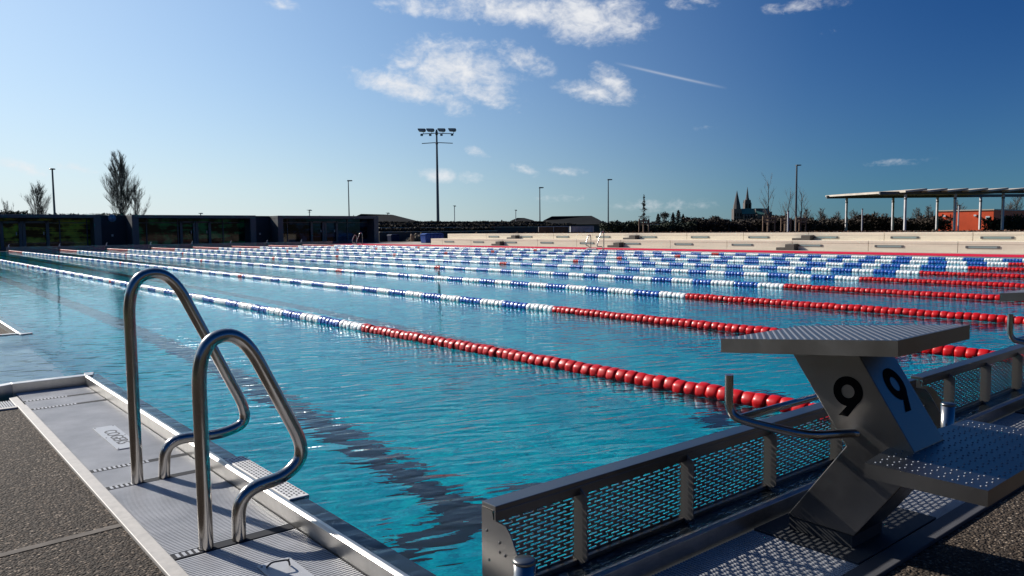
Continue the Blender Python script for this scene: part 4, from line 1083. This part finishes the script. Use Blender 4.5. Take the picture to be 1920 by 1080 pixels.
# ------------------------------------------------------------------ canopy and orange building
N0 = P3(1698, 353, 60); F0 = P3(1547, 364, 71)
zt = 3.72
o = empty('canopy', (N0.x, N0.y, .6), -YAW, 'open canopy with pale staggered roof boards on white columns', 'canopy')
def loc(px, depth):        # local coordinates of a pixel column at a given depth
    p = P3(px, 400, depth)-N0; return p.dot(rgt), p.dot(fwd)
fx, fy = loc(1547, 71.5); fz = at(1547, 366, 71.5).z-.6; nz = at(1698, 356, 60).z-.6
LEN = 34
seg = [0]+[loc(p, 60.2)[0] for p in (1738, 1776, 1815, 1852, 1890, 1930, 1970, 2010)]
for i in range(8):
    xa, xb = seg[i], seg[i+1]; dz = .0 if i == 0 else 0.0
    a = MB()
    vs = [(xa, 0, nz-.05), (xb-.06, 0, nz+.11), (xb-.06+fx, fy, fz+.1), (xa+fx, fy, fz-.02)]
    lo = [(x, y, z_-.14) for x, y, z_ in vs]
    a.add(lo+vs, [(3, 2, 1, 0), (4, 5, 6, 7), (0, 1, 5, 4), (1, 2, 6, 5), (2, 3, 7, 6), (3, 0, 4, 7)])
    a.build('roof_board', M['timber'], o)
def beam(pxa, depth, ya, yb, x1):
    x0_, y0_ = loc(pxa, depth); za, zb = at(pxa, ya, depth).z-.6, at(pxa, yb, depth).z-.6
    a = MB(); a.box(x0_, x1, y0_-.1, y0_+.1, zb, za); a.build('beam', M['dframe'], o); return y0_, zb
yA, zA = beam(1549, 71, 367, 372.5, 22); yB, zB = beam(1648, 61, 359.5, 365, 22)
for (px, dp, zz) in ((1587, 71, zA), (1674, 71, zA), (1757, 71, zA), (1838, 71, zA), (1697, 61, zB), (1790, 61, zB), (1880, 61, zB)):
    x_, y_ = loc(px, dp); wv = 3.2*dp/FPX*.8
    a = MB(); a.box(x_-wv/2*1.25, x_+wv/2*1.25, y_-.09, y_+.09, 0, zz); c_ = a.build('column', M['metal_post'], o)
    a = MB(); a.box(x_-wv/2*1.25-.01, x_+wv/2*1.25+.01, y_-.1, y_+.1, zz*.86, zz*.9); a.build('bracket', M['dframe'], c_)
# orange building under the canopy: its sunlit long wall faces the pool, its end wall is in shade
OX = 80.0; pN = onx(1862, 430, OX); pF = onx(1755, 430, OX); zc = onx(1862, 392.5, OX).z
o = empty('orange_building', (OX, pN.y, .5), 0, 'low orange-red building under the canopy, its right end wall in deep shade', 'building')
W = pF.y-pN.y; H = zc-.5
a = MB(); a.box(0, 14, 0, W, 0, H-.08); a.build('wall', M['orange'], o)
a = MB(); a.box(-.06, 14.05, -.05, W+.05, H-.078, H+.03); a.build('roof_edge', M['pale'], o)
a = MB(); a.box(-.03, -.001, W*.75, W*.93, 0, H-.35); dr = a.build('door', M['orange'], o)
a = MB(); a.box(-.06, -.031, W*.78, W*.80, .9, 1.1); a.build('handle', M['dframe'], dr)
for ly in (W*.82, W*.28):
    a = MB(); a.box(-.2, -.001, ly, ly+.22, H-.62, H-.46); a.build('wall_lamp', M['wsign'], o)
a = MB(); a.box(-.04, -.001, W*.06, W*.13, H-.95, H-.62); sg = a.build('wall_sign', M['wsign'], o)
a = MB(); a.box(-.045, -.041, W*.07, W*.12, H-.8, H-.74); a.build('sign_stripe', mat('sign_teal', (.05, .3, .4), .5), sg)
for (px, yt, yb, dp, lab, r0) in ((1617, 393, 432, 58, 'white bollard post in the bed under the left part of the canopy', .05), (1798, 386, 430, 58, 'white post in front of the orange building', .055), (1478, 397, 431, 56, 'white post between the staked trees left of the dark lamp post', .07)):
    pt = P3(px, yt, dp); o = empty('marker_post', (pt.x, pt.y, .6), 0, lab, 'post', 'white posts in the planting bed')
    a = MB(); a.tube([(0, 0, 0), (0, 0, pt.z-.6)], r0, 10); a.build('tube', M['metal_post'], o)
    a = MB(); a.tube([(0, 0, pt.z-.6), (0, 0, pt.z-.52)], r0*1.1, 10); a.build('cap', M['dframe'], o)
